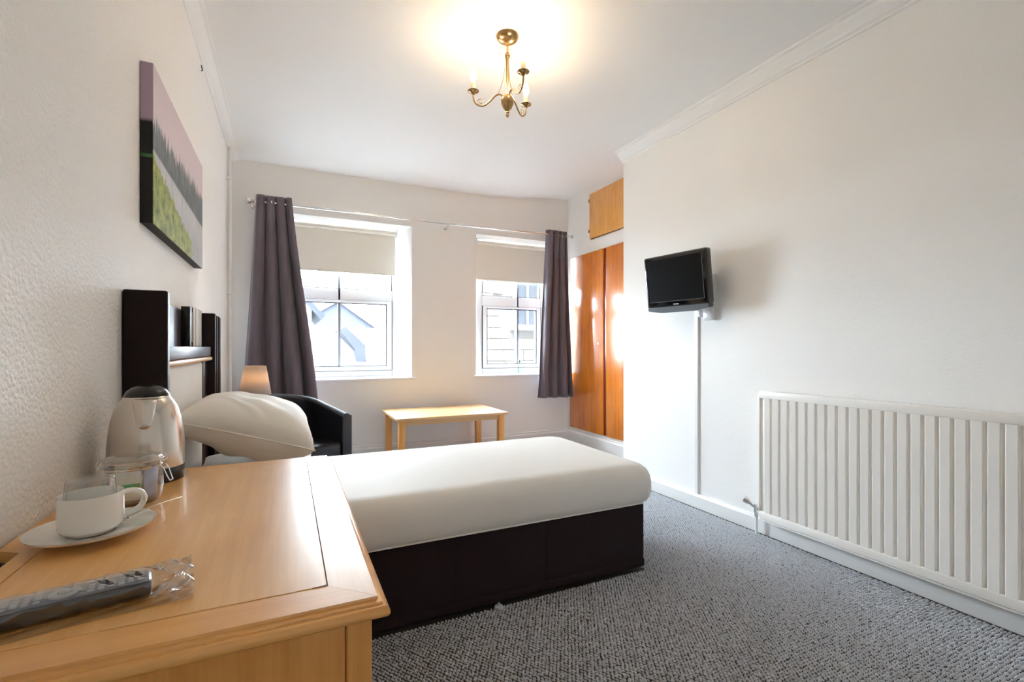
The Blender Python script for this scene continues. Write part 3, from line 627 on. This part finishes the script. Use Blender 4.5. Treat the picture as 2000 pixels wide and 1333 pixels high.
pillow('plump white pillow leaning on the headboard', (-0.130, 2.20, 0.776), 0.460, 0.70, 0.200, math.radians(17), 'pillows at the bed head')

# ---------------------------------------------------------------- bedside table, lamp and things on it
r = thing('bedside_table', 'small wooden bedside table between bed and armchair', 'bedside table', (-0.18, 3.03, 0.0))
obj('table_top', bx(new(), -0.41, 0.052, 2.885, 3.19, 0.578, 0.600, .005), 'ctable', r)
obj('body', bx(new(), -0.40, 0.03, 2.90, 3.175, 0.20, 0.577, .003), 'ctable', r)
dw = obj('drawer', bx(new(), 0.03, 0.045, 2.91, 3.165, 0.43, 0.565, .003), 'ctable', r); k = new(); sph(k, (0.055, 3.04, .50), .012); obj('knob', k, 'brass', dw)
for x in (-0.39, 0.0):
    for y in (2.905, 3.145): obj('leg', bx(new(), x, x + .03, y, y + .03, 0, .20, .002), 'ctable', r)
LX, LY = -0.167, 3.05
r = thing('table_lamp', 'lit table lamp with tapered taupe shade', 'lamp', (LX, LY, 0.60))
c = new(); lathe(c, [(0, 0), (.058, 0), (.058, .008), (.05, .016), (.02, .022), (.012, .03), (0, .03)], (LX, LY, .60), 28); obj('base', c, 'chrome', r)
c = new(); lathe(c, [(.007, .03), (.007, .20), (.012, .205), (.012, .282), (0, .282)], (LX, LY, .60), 16); obj('stem', c, 'chrome', r)
c = new(); lathe(c, [(.083, .215), (.056, .378)], (LX, LY, .60), 40, False); s = obj('shade', c, 'shade', r); md = s.modifiers.new('thick', 'SOLIDIFY'); md.thickness = .0015
c = new(); tube(c, [(LX - .07, LY, .855), (LX, LY, .842), (LX + .07, LY, .855)], .0015, 6); obj('shade_carrier', c, 'chrome', r)
c = new(); sph(c, (LX, LY, .908), .022, 1, 1, 1.3); obj('bulb', c, 'lampbulb', r)
c = thing('card_holder', 'white folded card on the bedside table by the pillow', 'card', (0.03, 2.93, 0.6))
b = new(); prism(b, [(0.0, .6005), (.002, .6005), (.020, .672), (.022, .672), (.045, .6005), (.047, .6005), (.026, .676), (.016, .676)], 2.90, 2.975, 'y'); obj('card', b, 'paper', c, False)
c = thing('plug_adapter', 'small white plug hanging at the bedside table corner', 'plug', (0.065, 2.91, 0.555))
obj('housing', bx(new(), 0.0525, 0.088, 2.893, 2.922, 0.545, 0.588, .005), 'upvc', c); obj('socket_hole', bx(new(), 0.060, 0.074, 2.8915, 2.8935, .558, .576, .001), 'black', c)

# ---------------------------------------------------------------- tub armchair
def armchair():
    ph = math.radians(31.6)
    r = thing('tub_armchair', 'black leatherette tub armchair in the far left corner', 'armchair', (-0.026, 3.645, 0.0), (0, 0, ph))
    Wd, Dp, T = 0.325, 0.60, 0.075
    def path(u, off):   # U from front right around the back to front left
        R = 0.29 - off; hw = Wd - off; yb = Dp / 2 - off; yf = -Dp / 2
        straight = (yb - R) - yf; arc = PI / 2 * R; back = 2 * (hw - R); tot = 2 * straight + 2 * arc + back
        s = u * tot
        if s < straight: return (hw, yf + s)
        s -= straight
        if s < arc: a = s / R; return (hw - R + R * math.cos(a), yb - R + R * math.sin(a))
        s -= arc
        if s < back: return (hw - R - s, yb)
        s -= back
        if s < arc: a = PI / 2 + s / R; return (-hw + R + R * math.cos(a), yb - R + R * math.sin(a))
        s -= arc; return (-hw, yb - R - s)
    def top(u):
        k = math.sin(PI * u); return 0.615 + 0.125 * (k ** 1.1)
    b = new(); n = 80; cs = [(0, .10), (0, None, -.02), (.012, None, -.006), (T / 2, None, .004), (T - .012, None, -.006), (T, None, -.02), (T, .16)]
    V = []
    for i in range(n + 1):
        u = i / n; row = []
        for q in cs:
            x, y = path(u, q[0]); z = q[1] if q[1] is not None else top(u) + q[2]
            row.append(b.verts.new((x, y, z)))
        V.append(row)
    m = len(cs)
    for i in range(n):
        for j in range(m): b.faces.new((V[i][j], V[i + 1][j], V[i + 1][(j + 1) % m], V[i][(j + 1) % m]))
    b.faces.new(V[0]); b.faces.new(V[-1][::-1]); bmesh.ops.recalc_face_normals(b, faces=b.faces[:])
    obj('shell', b, 'leather', r, True, True)
    for s in (1, -1):
        q = new(); x = s * (Wd - T / 2); bx(q, x - T / 2 - .003, x + T / 2 + .003, -Dp / 2 - .012, -Dp / 2 + .001, .10, .603, .008, 3); obj('arm_front', q, 'leather', r, True, True)
    st = new(); bx(st, -Wd + T + .001, Wd - T - .001, -Dp / 2 - .008, .16, .285, .425, .028, 4); obj('seat_cushion', st, 'leather', r, True, True)
    st = new(); bx(st, -Wd + T + .001, Wd - T - .001, -Dp / 2 - .004, -Dp / 2 + .05, .10, .284, .006, 2); obj('front_rail', st, 'leather', r, True, True)
    for u in (.36, .5, .64):
        x, y = path(u, T + .001); q = new(); tube(q, [(x, y, .43), (x, y, top(u) - .03)], .0025, 6); obj('back_seam', q, 'leather', r, True, True)
    for x in (-.26, .26):
        for y in (-.25, .17): 
            q = new(); lathe(q, [(.014, 0), (.02, .10), (0, .10)], (x, y, 0), 10); obj('leg', q, 'black', r, True, True)
armchair()

# ---------------------------------------------------------------- coffee table by the window wall
r = thing('coffee_table', 'low pale wooden coffee table under the windows', 'table', (1.3, 4.2, 0.0))
obj('table_top', bx(new(), 0.80, 1.80, 3.88, 4.555, 0.478, 0.502, .006), 'ctable', r)
ap = new(); bx(ap, .88, 1.72, 3.925, 3.945, .435, .478); bx(ap, .88, 1.72, 4.49, 4.51, .435, .478); bx(ap, .845, .865, 3.98, 4.45, .435, .478); bx(ap, 1.735, 1.755, 3.98, 4.45, .435, .478); obj('apron', ap, 'ctable', r, False)
l0 = None
for x in (0.825, 1.72):
    for y in (3.91, 4.475):
        q = new(); bx(q, x, x + .055, y, y + .055, 0, .478, .004)
        obj('leg', q, 'beech_z', r)

# ---------------------------------------------------------------- television
def tv():
    cx, cy, cz_ = 2.300, 2.338, 1.525
    yaw = math.radians(-90 + 9); tilt = math.radians(7)
    # local: x = screen width, -y = faces viewer, z up
    from mathutils import Euler
    r = thing('television', 'small black flat television on the right wall', 'television', (cx, cy, cz_), (0, 0, 0))
    Mx = Matrix.Rotation(yaw, 4, 'Z') @ Matrix.Rotation(tilt, 4, 'X')
    r.rotation_euler = Mx.to_euler(); ROOT[r] = Matrix.Translation((cx, cy, cz_)) @ Mx
    W, H = 0.475, 0.345
    b = new(); bx(b, -W / 2, W / 2, -.03, .03, -H / 2, H / 2, .014, 4); obj('bezel', b, 'blackgloss', r, True, True)
    sc = obj('screen', bx(new(), -W / 2 + .032, W / 2 - .032, -.0312, -.029, -H / 2 + .040, H / 2 - .028), 'screen', r, False, True)
    e = new(); bx(e, -W / 2 + .030, W / 2 - .030, -.0322, -.030, -H / 2 + .037, -H / 2 + .0395); bx(e, W / 2 - .0315, W / 2 - .029, -.0322, -.030, -H / 2 + .037, H / 2 - .03); obj('screen_trim', e, 'silverplastic', r, False, True)
    bt = new(); prism(bt, [(-W / 2 + .004, -H / 2 + .004), (-W / 2 + .006, -H / 2 - .020), (-.12, -H / 2 - .036), (.13, -H / 2 - .036), (W / 2 - .006, -H / 2 - .020), (W / 2 - .004, -H / 2 + .004)], -.029, .02, 'y'); bmesh.ops.bevel(bt, geom=bt.edges[:], offset=.003, segments=2, affect='EDGES'); obj('speaker_bar', bt, 'silverplastic', r, True, True)
    mk = new()
    for k, (h_, w_) in enumerate(((.0075, .0035), (.0055, .007), (.0055, .006), (.0065, .007), (.0065, .006))):
        x = -.020 + k * .0082; bx(mk, x, x + w_, -.0322, -.0308, -H / 2 + .014, -H / 2 + .014 + h_)
    obj('maker_mark', mk, 'paper', r, False, True)
    bk = new(); bx(bk, -.17, .17, .03, .058, -.11, .10, .012, 3); obj('back_housing', bk, 'black', r, True, True)
tv()
r = thing('tv_bracket', 'white wall bracket arm behind the television', 'bracket', (XR, 2.27, 1.45))
obj('wall_plate', bx(new(), XR - .012, XR, 2.21, 2.31, 1.38, 1.56, .003), 'gloss_white', r)
a = new(); tube(a, [(XR - .012, 2.26, 1.47), (2.43, 2.28, 1.47), (2.378, 2.325, 1.50)], .014, 10); obj('arm', a, 'silverplastic', r)
r = thing('wall_socket', 'small white junction box under the television', 'socket', (XR, 2.25, 1.265))
obj('box', bx(new(), XR - .035, XR, 2.215, 2.29, 1.262, 1.345, .004), 'upvc', r); obj('box', bx(new(), XR - .03, XR, 2.312, 2.345, 1.285, 1.335, .004), 'upvc', r)
r = thing('cable_trunking', 'narrow white cable trunking running down from the television', 'trunking', (XR, 2.365, .09))
obj('channel', bx(new(), XR - .010, XR, 2.350, 2.384, .094, 1.345, .002), 'gloss_white', r); obj('lid', bx(new(), XR - .0125, XR - .0105, 2.353, 2.381, .094, 1.345, .0008, 1), 'gloss_white', r)

# ---------------------------------------------------------------- radiator
RX = 2.43; Y0, Y1, Z0, Z1 = 0.42, 1.842, 0.108, 0.835
r = thing('radiator', 'long cream ribbed panel radiator on the right wall', 'radiator', (RX + .03, (Y0 + Y1) / 2, Z0))
obj('front_panel', bx(new(), RX + .008, RX + .020, Y0, Y1, Z0, Z1, .003), 'rad', r)
obj('top_rail', bx(new(), RX - .003, RX + .020, Y0, Y1, Z1 - .042, Z1 + .001, .006, 3), 'rad', r)
obj('bottom_rail', bx(new(), RX - .003, RX + .020, Y0, Y1, Z0 - .001, Z0 + .045, .006, 3), 'rad', r)
obj('bottom_lip', bx(new(), RX + .002, RX + .020, Y0, Y1, Z0 - .010, Z0 - .002, .002), 'rad', r)
obj('back_panel', bx(new(), RX + .050, RX + .060, Y0 + .02, Y1 - .02, Z0, Z1 - .02, .003), 'rad', r)
for y in (Y0 - .002, Y1 - .004): obj('side_cover', bx(new(), RX - .002, RX + .064, y, y + .006, Z0 + .01, Z1 - .004, .002), 'rad', r)
tg = new()
for i in range(48): y = Y0 + .02 + i * .029; bx(tg, RX + .012, RX + .058, y, y + .014, Z1 - .008, Z1 - .001)
obj('top_grille', tg, 'rad', r, False)
rib = None; p0 = 1.816
for i in range(28):
    yc = p0 - .0497 * (i + .5)
    if yc < Y0 + .03: break
    if rib is None:
        b = new(); zA, zB = Z0 + .040, Z1 - .040
        prof = [(-.0215, .009), (-.0185, -.0005), (-.016, -.002), (.016, -.002), (.0185, -.0005), (.0215, .009)]
        prism(b, [(p[0] + yc, p[1] + RX) for p in prof], zA, zB) if False else prism(b, [(RX + p[1], yc + p[0]) for p in prof], zA, zB, 'z')
        rib = obj('rib', b, 'rad', r, False); y_first = yc
    else: inst(rib, 'rib', r, (0, yc - y_first, 0))
for y in (Y1 - .12, Y0 + .12):
    obj('wall_bracket', bx(new(), RX + .060, XR, y, y + .03, .25, .70, .002), 'rad', r)
v = new(); yv = Y1 + .040; xv = RX + .03
tube(v, [(xv, Y1 - .01, .150), (xv, yv, .150)], .010, 12); tube(v, [(xv, yv, .128), (xv, yv, .172)], .014, 14); tube(v, [(xv, yv, .100), (xv, yv, .128)], .011, 8)
vl = obj('valve', v, 'chrome', r)
v = new(); tube(v, [(xv, yv + .012, .155), (xv - .005, yv + .030, .170), (xv - .010, yv + .042, .178)], [.010, .013, .013], 14); tube(v, [(xv - .010, yv + .040, .1775), (xv - .018, yv + .064, .188)], .0195, 14); obj('valve_head', v, 'chrome', vl)
v = new(); tube(v, [(xv - .0180, yv + .0640, .1880), (xv - .0187, yv + .0660, .1889)], .005, 8); obj('valve_screw', v, 'black', vl)
v = new(); tube(v, [(xv, yv, .104), (xv, yv, 0)], .0075, 10); obj('pipe', v, 'gloss_white', r)

# ---------------------------------------------------------------- chandelier
CX, CY, CZ = 1.025, 2.222, ZC
r = thing('chandelier', 'antique brass three arm chandelier with lit candle bulbs', 'chandelier', (CX, CY, CZ - .42))
def L(z): return CZ - z
b = new(); lathe(b, [(0, .0), (.058, .0), (.060, -.004), (.056, -.014), (.044, -.026), (.026, -.034), (.012, -.038), (.010, -.05), (0, -.05)], (CX, CY, CZ), 36); obj('ceiling_rose', b, 'brass', r)
b = new(); lathe(b, [(0, -.048), (.006, -.05), (.0055, -.085), (.012, -.09), (.015, -.10), (.012, -.112), (.008, -.118), (.0085, -.25), (.007, -.29), (.0075, -.32), (0, -.325)], (CX, CY, CZ), 20); obj('stem', b, 'brass', r)
b = new(); lathe(b, [(0, -.305), (.022, -.310), (.031, -.318), (.034, -.332), (.031, -.352), (.022, -.372), (.012, -.384), (.009, -.390), (.0105, -.396), (.006, -.400), (.009, -.408), (.006, -.418), (0, -.421)], (CX, CY, CZ), 28); obj('urn_finial', b, 'brass', r)
th0 = math.radians(25.314); R2 = (math.cos(th0), -math.sin(th0)); F2 = (math.sin(th0), math.cos(th0))
for a in (176, 296, 56):
    lat, dep = math.cos(math.radians(a)), math.sin(math.radians(a)); d = Vector((R2[0] * lat + F2[0] * dep, R2[1] * lat + F2[1] * dep, 0)); o = Vector((CX, CY, CZ))
    def q(rad, z): return o + d * rad + Vector((0, 0, z))
    am = new(); tube(am, bez([q(.018, -.325), q(.022, -.300), q(.045, -.292), q(.062, -.306), q(.090, -.330), q(.112, -.362), q(.140, -.356), q(.168, -.350), q(.180, -.325), q(.178, -.292)], 10), .0042, 10)
    ao = obj('arm', am, 'brass', r)
    sc = new(); pts = []
    for k in range(34):
        t = k / 33; an = -PI / 2 + t * 2.6 * PI; rad = .020 * (1 - .75 * t); pts.append(q(.140 + rad * math.cos(an) * .9, -.334 + rad * math.sin(an)))
    tube(sc, pts, .0016, 6); obj('scroll', sc, 'brass', ao)
    sc = new(); tube(sc, bez([q(.010, -.105), q(.014, -.19), q(.022, -.25), q(.052, -.298)], 12), .0012, 6); obj('tendril', sc, 'brass', ao)
    sc = new(); tube(sc, bez([q(.008, -.072), q(.022, -.048), q(.044, -.058), q(.044, -.082), q(.044, -.094), q(.034, -.096), q(.033, -.088)], 8), .0012, 6); obj('upper_curl', sc, 'brass', ao)
    cu = new(); e = q(.178, 0); lathe(cu, [(0, -.296), (.008, -.294), (.012, -.288), (.018, -.284), (.029, -.279), (.030, -.277), (.020, -.279), (.011, -.281), (0, -.281)], e, 24); obj('drip_pan', cu, 'brass', ao)
    cu = new(); lathe(cu, [(0, -.281), (.0115, -.281), (.0115, -.232), (.010, -.230), (0, -.230)], e, 18); obj('candle_tube', cu, 'candle', ao)
    cu = new(); lathe(cu, [(.007, -.231), (.0125, -.219), (.0155, -.205), (.0145, -.188), (.010, -.170), (.004, -.158), (0, -.156)], e, 18); obj('bulb', cu, 'bulb', ao)

# ---------------------------------------------------------------- desk
r = thing('desk', 'honey coloured wooden desk with panelled top in the foreground', 'desk', (-0.155, 1.10, 0.0))
DX0, DX1, DY0, DY1, DZ = XL + .004, 0.108, 0.647, 1.560, 0.75
ix0, ix1, iy0, iy1 = -0.363, 0.050, 0.703, 1.512; g = .0007
for nm, poly, mt in (('front_board', [(DX0, DY0), (DX1, DY0), (ix1 + g, iy0 - g), (DX0, iy0 - g)], 'beech_x'), ('side_board', [(DX1, DY0 + g), (DX1, DY1 - g), (ix1 + g, iy1 + g), (ix1 + g, iy0)], 'beech_y'), ('back_board', [(DX0, iy1 + g), (ix1, iy1 + g), (DX1, DY1), (DX0, DY1)], 'beech_x')):
    b = new(); prism(b, poly, DZ - .018, DZ); obj(nm, b, mt, r, False)
b = new(); prism(b, [(DX0 + .036, iy0), (DX0 + .036, 1.028), (DX0, 1.052), (DX0, iy1), (ix0 - g, iy1), (ix0 - g, iy0)], DZ - .018, DZ); obj('wall_board', b, 'beech_y', r, False)
obj('notch_shade', bx(new(), DX0, DX0 + .036, .70, 1.06, DZ - .09, DZ - .075), 'black', r, False)  # black sheet stands in for the darkness in the desk-to-wall gap
obj('inset_panel', bx(new(), ix0 + g, ix1 - g, iy0 + g, iy1 - g, DZ - .018, DZ + .0006, .0008, 1), 'beech', r, False)
obj('panel_chip', prism(new(), [(ix1 - .020, iy0 + .0008), (ix1 - .001, iy0 + .0008), (ix1 - .001, iy0 + .004), (ix1 - .006, iy0 + .0025)], DZ + .0004, DZ + .0010), 'teak_dark', r, False)
b = new(); prof = [(0, .7500), (.0005, .7462), (.003, .7452), (.0055, .7440), (.006, .7412)] + [(.006 + .0085 * math.sin(PI * k / 10), .7325 + .0085 * math.cos(PI * k / 10)) for k in range(11)] + [(-.004, .7235), (-.006, .7235)]
rows = []
for o_, z in prof: rows.append([b.verts.new(p) for p in ((DX0, DY0 - o_, z), (DX1 + o_, DY0 - o_, z), (DX1 + o_, DY1 + o_, z), (DX0, DY1 + o_, z))])
for A, B in zip(rows, rows[1:]):
    for i in range(3): b.faces.new((A[i], A[i + 1], B[i + 1], B[i]))
bmesh.ops.recalc_face_normals(b, faces=b.faces[:]); obj('edge_moulding', b, 'beech_x', r)
obj('subtop', bx(new(), DX0 + .036, DX1 - .006, DY0 + .006, DY1 - .006, .7235, .7315), 'beech_x', r, False)
# carcass
obj('side_panel', bx(new(), DX0, 0.0695, .669, .681, .06, .7235), 'beech_z', r, False)
obj('stile', bx(new(), 0.0705, 0.103, .660, .69, 0.0, .7235, .0015, 1), 'beech_z', r)
obj('stile', bx(new(), DX0, DX0 + .04, .660, .6685, 0.0, .7235, .0015, 1), 'beech_z', r)
obj('bottom_rail', bx(new(), DX0 + .04, 0.0695, .660, .6685, .06, .13, .0015, 1), 'beech_x', r)
obj('back_side_panel', bx(new(), DX0, 0.103, 1.53, 1.548, 0, .7235), 'beech_z', r, False)
obj('drawer_surround', bx(new(), 0.085, 0.092, .69, 1.53, 0.04, .7235), 'beech_y', r, False)
for i in range(3):
    for yy in (.70, 1.115):
        z = .06 + i * .22; dq = obj('drawer', bx(new(), 0.092, 0.106, yy, yy + .405, z, z + .205, .003), 'beech_y', r)
        k = new(); sph(k, (.118, yy + .20, z + .10), .013); obj('knob', k, 'brass', dq)

# ---------------------------------------------------------------- kettle
KX, KY, KZ = -0.318, 1.462, .7508
r = thing('kettle', 'brushed steel electric kettle with black lid on the desk', 'kettle', (KX, KY, KZ), (0, 0, math.radians(8)))
b = new(); lathe(b, [(0, 0), (.074, 0), (.078, .003), (.079, .012), (.079, .034), (.077, .038), (0, .038)], (0, 0, 0), 48); obj('base', b, 'black', r, True, True)
b = new(); lathe(b, [(.0785, .034), (.079, .055), (.0785, .088), (.076, .120), (.071, .153), (.063, .181), (.053, .199), (.046, .207)], (0, 0, 0), 64, False); obj('body', b, 'steel', r, True, True)
b = new(); lathe(b, [(.0480, .204), (.0465, .212), (.041, .222), (.030, .231), (.015, .236), (0, .2375)], (0, 0, 0), 40); obj('lid', b, 'black', r, True, True)
b = new(); lathe(b, [(.0485, .2035), (.0490, .2065), (.047, .209)], (0, 0, 0), 48, False); obj('rim', b, 'steel', r, True, True)
# spout: a tapered beak on the front
b = new()
def sp(u, v):
    a = (u - .5) * PI; z = .135 + v * .068; rb = .0735 - (.0735 - .048) * ((z - .135) / .068) ** 1.4
    hw = .012 + .013 * v ** .7; out = .004 + .018 * v
    return (math.sin(a) * hw, -(rb - .004 + out * math.cos(a)), z)
grid(b, 17, 10, sp); bmesh.ops.recalc_face_normals(b, faces=b.faces[:]); s_ = obj('spout', b, 'steel', r, True, True); md = s_.modifiers.new('thick', 'SOLIDIFY'); md.thickness = .0012
b = new(); tube(b, bez([(0, .056, .172), (0, .085, .188), (0, .116, .176), (0, .112, .14), (0, .108, .10), (0, .10, .07), (0, .078, .055)], 10), [.012] * 21 if False else .0115, 12); obj('handle', b, 'black', r, True, True)

# ---------------------------------------------------------------- clip-top jar and sachets
JX, JY, JZ = -0.298, 1.262, .7508
r = thing('clip_top_jar', 'clear glass clip top jar of drink sachets beside the kettle', 'jar', (JX, JY, JZ))
b = new(); lathe(b, [(0, 0), (.040, 0), (.046, .004), (.050, .015), (.0525, .035), (.052, .060), (.048, .074), (.047, .080), (.0445, .080), (.0455, .073), (.0495, .060), (.050, .035), (.0475, .016), (.043, .007), (0, .006)], (0, 0, 0), 40); obj('glass_body', b, 'clear', r, True, True)
b = new(); lathe(b, [(.0475, .0855), (.0505, .088), (.0505, .094), (.046, .099), (.030, .102), (0, .102), (0, .099), (.030, .099), (.044, .096), (.0475, .091)], (0, 0, 0), 40, False); obj('lid', b, 'clear', r, True, True)
b = new(); lathe(b, [(.043, .0805), (.049, .0805), (.050, .083), (.049, .0855), (.043, .0855)], (0, 0, 0), 40, False); obj('seal_ring', b, 'clear', r, True, True)
for rr_, z in ((.0520, .091), (.0490, .077)):
    b = new(); tube(b, [(rr_ * math.cos(2 * PI * k / 40), rr_ * math.sin(2 * PI * k / 40), z) for k in range(40)], .0014, 6, True); obj('wire_band', b, 'wire', r, True, True)
ca, sa = math.cos(math.radians(-15)), math.sin(math.radians(-15))
def jl(x, y, z): return (x * ca - y * sa, x * sa + y * ca, z)
b = new()
for s in (-.010, .010): tube(b, [jl(.050, s, .092), jl(.058, s, .098), jl(.060, s, .088), jl(.056, s, .078), jl(.062, s * .9, .072), jl(.068, s * .8, .055), jl(.073, s * .6, .044)], .0013, 6)
tube(b, [jl(.073, -.006, .044), jl(.073, .006, .044)], .0013, 6); tube(b, [jl(.060, -.010, .088), jl(.060, .010, .088)], .0013, 6); tube(b, [jl(.062, -.009, .072), jl(.062, .009, .072)], .0013, 6); obj('clasp', b, 'wire', r, True, True)
b = new()
for s in (-.012, .012): tube(b, [jl(-.049, s, .077), jl(-.060, s, .070), jl(-.063, s, .080), jl(-.055, s, .093), jl(-.050, s, .092)], .0013, 6)
obj('hinge_wire', b, 'wire', r, True, True)
def sachet(label, x, y, z, w_, h_, th, rz, rx, mat, pm=None):
    t = thing('sachet', label, 'sachet', (JX + x, JY + y, JZ + z), (rx, 0, rz), 'drink sachets in the jar')
    b = new()
    for s in (1, -1): grid(b, 10, 12, lambda u, v: ((u - .5) * w_, s * th / 2 * (max(0, (1 - (2 * u - 1) ** 4) * (1 - (2 * v - 1) ** 6)) ** .6), v * h_))
    bmesh.ops.remove_doubles(b, verts=b.verts[:], dist=1e-5); bmesh.ops.recalc_face_normals(b, faces=b.faces[:]); obj('packet', b, mat, t, True, True)
    if pm: obj('printed_band', bx(new(), -w_ * .46, w_ * .46, -th / 2 - .0004, -th / 2 + .001, h_ * .35, h_ * .58), pm, t, False, True)
sachet('white sachet with green print at the jar front', -.006, -.030, .010, .052, .060, .006, .10, -.06, 'sach_w', 'sach_g')
sachet('white sachet with green band lying low in the jar', -.004, -.020, .009, .050, .050, .005, .25, .0, 'sach_w', 'sach_g')
sachet('amber sachet in the middle of the jar', .012, -.006, .010, .040, .066, .006, .5, .05, 'sach_o')
sachet('dark blue sachet behind the pale blue one', .022, .004, .010, .036, .064, .006, .9, .05, 'sach_b')
sachet('crumpled pale blue sachet at the right side of the jar', .031, -.012, .010, .034, .062, .008, 1.0, .08, 'sach_lb')
sachet('plain white sachet at the back of the jar', -.012, .022, .010, .056, .066, .006, -.2, .0, 'sach_w')

# ---------------------------------------------------------------- cup, saucer, tumbler, spoon
MX, MY, MZ = -0.311, 1.066, .7508
sc_ = new(); lathe(sc_, [(0, .004), (.030, .0045), (.031, .0075), (.036, .0080), (.062, .0125), (.085, .0185), (.0890, .0205), (.0865, .0165), (.062, .0085), (.040, .002), (.038, 0), (0, 0)][::-1], (MX + .004, MY - .006, MZ), 56)
tag(obj('saucer', sc_, 'china', None), 'white china saucer under the cup', 'saucer')
r = thing('coffee_cup', 'white stacking coffee cup on the saucer', 'cup', (MX, MY, MZ + .0078), (0, 0, math.radians(22)))
b = new(); lathe(b, [(0, 0), (.033, 0), (.0345, .003), (.042, .007), (.0446, .013), (.0452, .024), (.0452, .066), (.0446, .0675), (.0434, .066), (.0432, .026), (.0420, .014), (.036, .008), (0, .006)], (0, 0, 0), 56); obj('bowl', b, 'china', r, True, True)
b = new(); pts = bez([(.0420, 0, .058), (.058, 0, .064), (.074, 0, .056), (.074, 0, .042), (.074, 0, .028), (.060, 0, .018), (.0415, 0, .020)], 10)
tube(b, pts, .0050, 10)
for v in b.verts: v.co.y *= 1.5
obj('handle', b, 'china', r, True, True)
b = new(); lathe(b, [(.0370, .044), (.0375, .046), (.0335, .098), (.032, .1005), (.018, .1005), (0, .0995), (0, .0930), (.026, .0935), (.0305, .094), (.0350, .046)], (MX - .001, MY, MZ), 48, False)
tag(obj('glass_tumbler', b, 'clear', None), 'clear glass tumbler turned upside down in the cup', 'glass')
b = new(); S0 = Vector((MX + .048, MY + .012, MZ + .0215)); S1 = Vector((-0.196, 1.158, MZ + .0270)); dv = (S1 - S0); pv = Vector((-dv.y, dv.x, 0)).normalized()
def spn(u, v):
    t = u; w_ = .0022 + .0022 * t ** 2 + (.0075 if t < .0 else 0); c_ = S0 + dv * t; a = 2 * PI * v
    return tuple(c_ + pv * w_ * math.cos(a) + Vector((0, 0, 1)) * (.0011 * math.sin(a) + .003 * math.sin(PI * t)))
grid(b, 24, 13, spn); bmesh.ops.recalc_face_normals(b, faces=b.faces[:])
sphh = new()
r = thing('teaspoon', 'steel teaspoon lying on the saucer rim', 'spoon', tuple(S0)); obj('stem', b, 'steel', r)
b = new(); sph(b, tuple(S0 - dv.normalized() * .008 + Vector((0, 0, -.001))), .010, 1.0, .8, .22); obj('bowl', b, 'steel', r)

# ---------------------------------------------------------------- remote control in its plastic sleeve
RXc, RYc = -0.262, 0.768; rz = math.radians(11.5)
r = thing('remote_control', 'dark remote control with grey buttons inside the plastic sleeve', 'remote', (RXc, RYc, .7522), (0, 0, rz))
b = new(); bx(b, -.105, .098, -.021, .021, 0.001, .021, .005, 3); obj('case', b, 'black', r, True, True)
obj('keypad_face', bx(new(), -.102, .095, -.019, .019, .0205, .0222, .0006, 1), 'remotetop', r, True, True)
b0 = None; rr = random.Random(2)
for i in range(19):
    x = .086 - i * .0098
    for j, y in enumerate((-.0125, -.004, .0045, .013)):
        if 6 <= i <= 9: continue
        q = 'btn'
        if i == 14 and j < 2: q = 'btn_o' if j else 'btn'
        if i >= 15 and rr.random() < .5: q = 'btn_b'
        if q == 'btn' and b0 is not None: inst(b0, 'button', r, (x - b0x, y - b0y, 0))
        else:
            bb = new(); bx(bb, x - .0032, x + .0032, y - .0025, y + .0025, .0220, .0246, .001, 2); o = obj('button', bb, q, r, True, True)
            if q == 'btn' and b0 is None: b0 = o; b0x, b0y = x, y
bb = new(); lathe(bb, [(.0075, .0215), (.0155, .0215), (.0155, .0238), (.0135, .0250), (.0090, .0250), (.0075, .0238)], (.012, 0, 0), 28, False); obj('navigation_ring', bb, 'btn', r, True, True)
bb = new(); lathe(bb, [(.0055, .0215), (.0055, .0248), (0, .0252)], (.012, 0, 0), 16); obj('ok_button', bb, 'btn', r, True, True)
# sleeve
b = new(); rr = random.Random(9)
def slv(u, v):
    x = -.118 + .262 * u; a = 2 * PI * v
    endk = max(0, (x - .095) / .05); hw = .0262 + .004 * math.sin(9 * u + 1) * .6 + .006 * endk; hh = .0142 - .006 * max(0, endk - .35)
    cy, sy = math.cos(a), math.sin(a)
    y = math.copysign(abs(cy) ** .6, cy) * hw; z = .0137 + math.copysign(abs(sy) ** .6, sy) * hh
    cr = (.0008 + .0042 * min(1, endk * 1.4)) ; y += cr * math.sin(7 * a + 40 * u + 2 * math.sin(23 * u)); z += cr * math.cos(5 * a - 55 * u)
    return (x, y, max(z, -.0008))
grid(b, 70, 49, slv); sl = thing('plastic_sleeve', 'crinkled clear plastic sleeve around the remote control', 'sleeve', (RXc, RYc, .7522), (0, 0, rz))
obj('film', b, 'film', sl, True, True)
b = new(); grid(b, 40, 8, lambda u, v: (-.118 + .26 * u, -.026 - .030 * v * (1 - .25 * math.sin(PI * u)), .0004 + .0010 * abs(math.sin(9 * u + 3 * v)) * (1 - v * .5) - .0008)); obj('film_flap', b, 'film', sl, True, True)

# ---------------------------------------------------------------- small bottle on the sill
r = thing('reed_bottle', 'small glass bottle with a thin reed on the windowsill', 'bottle', (2.36, 4.80, .7912))
b = new(); lathe(b, [(0, 0), (.026, 0), (.028, .006), (.028, .075), (.020, .095), (.011, .105), (.011, .125), (0, .125)], (2.36, 4.80, .7912), 24); obj('glass_body', b, 'bottle', r)
b = new(); lathe(b, [(0, .124), (.014, .124), (.014, .150), (0, .152)], (2.36, 4.80, .7912), 18); obj('cap', b, 'silverplastic', r)
b = new(); tube(b, [(2.352, 4.80, .80), (2.362, 4.80, .94), (2.385, 4.80, 1.11)], .0032, 6); obj('reed', b, 'silverplastic', r)
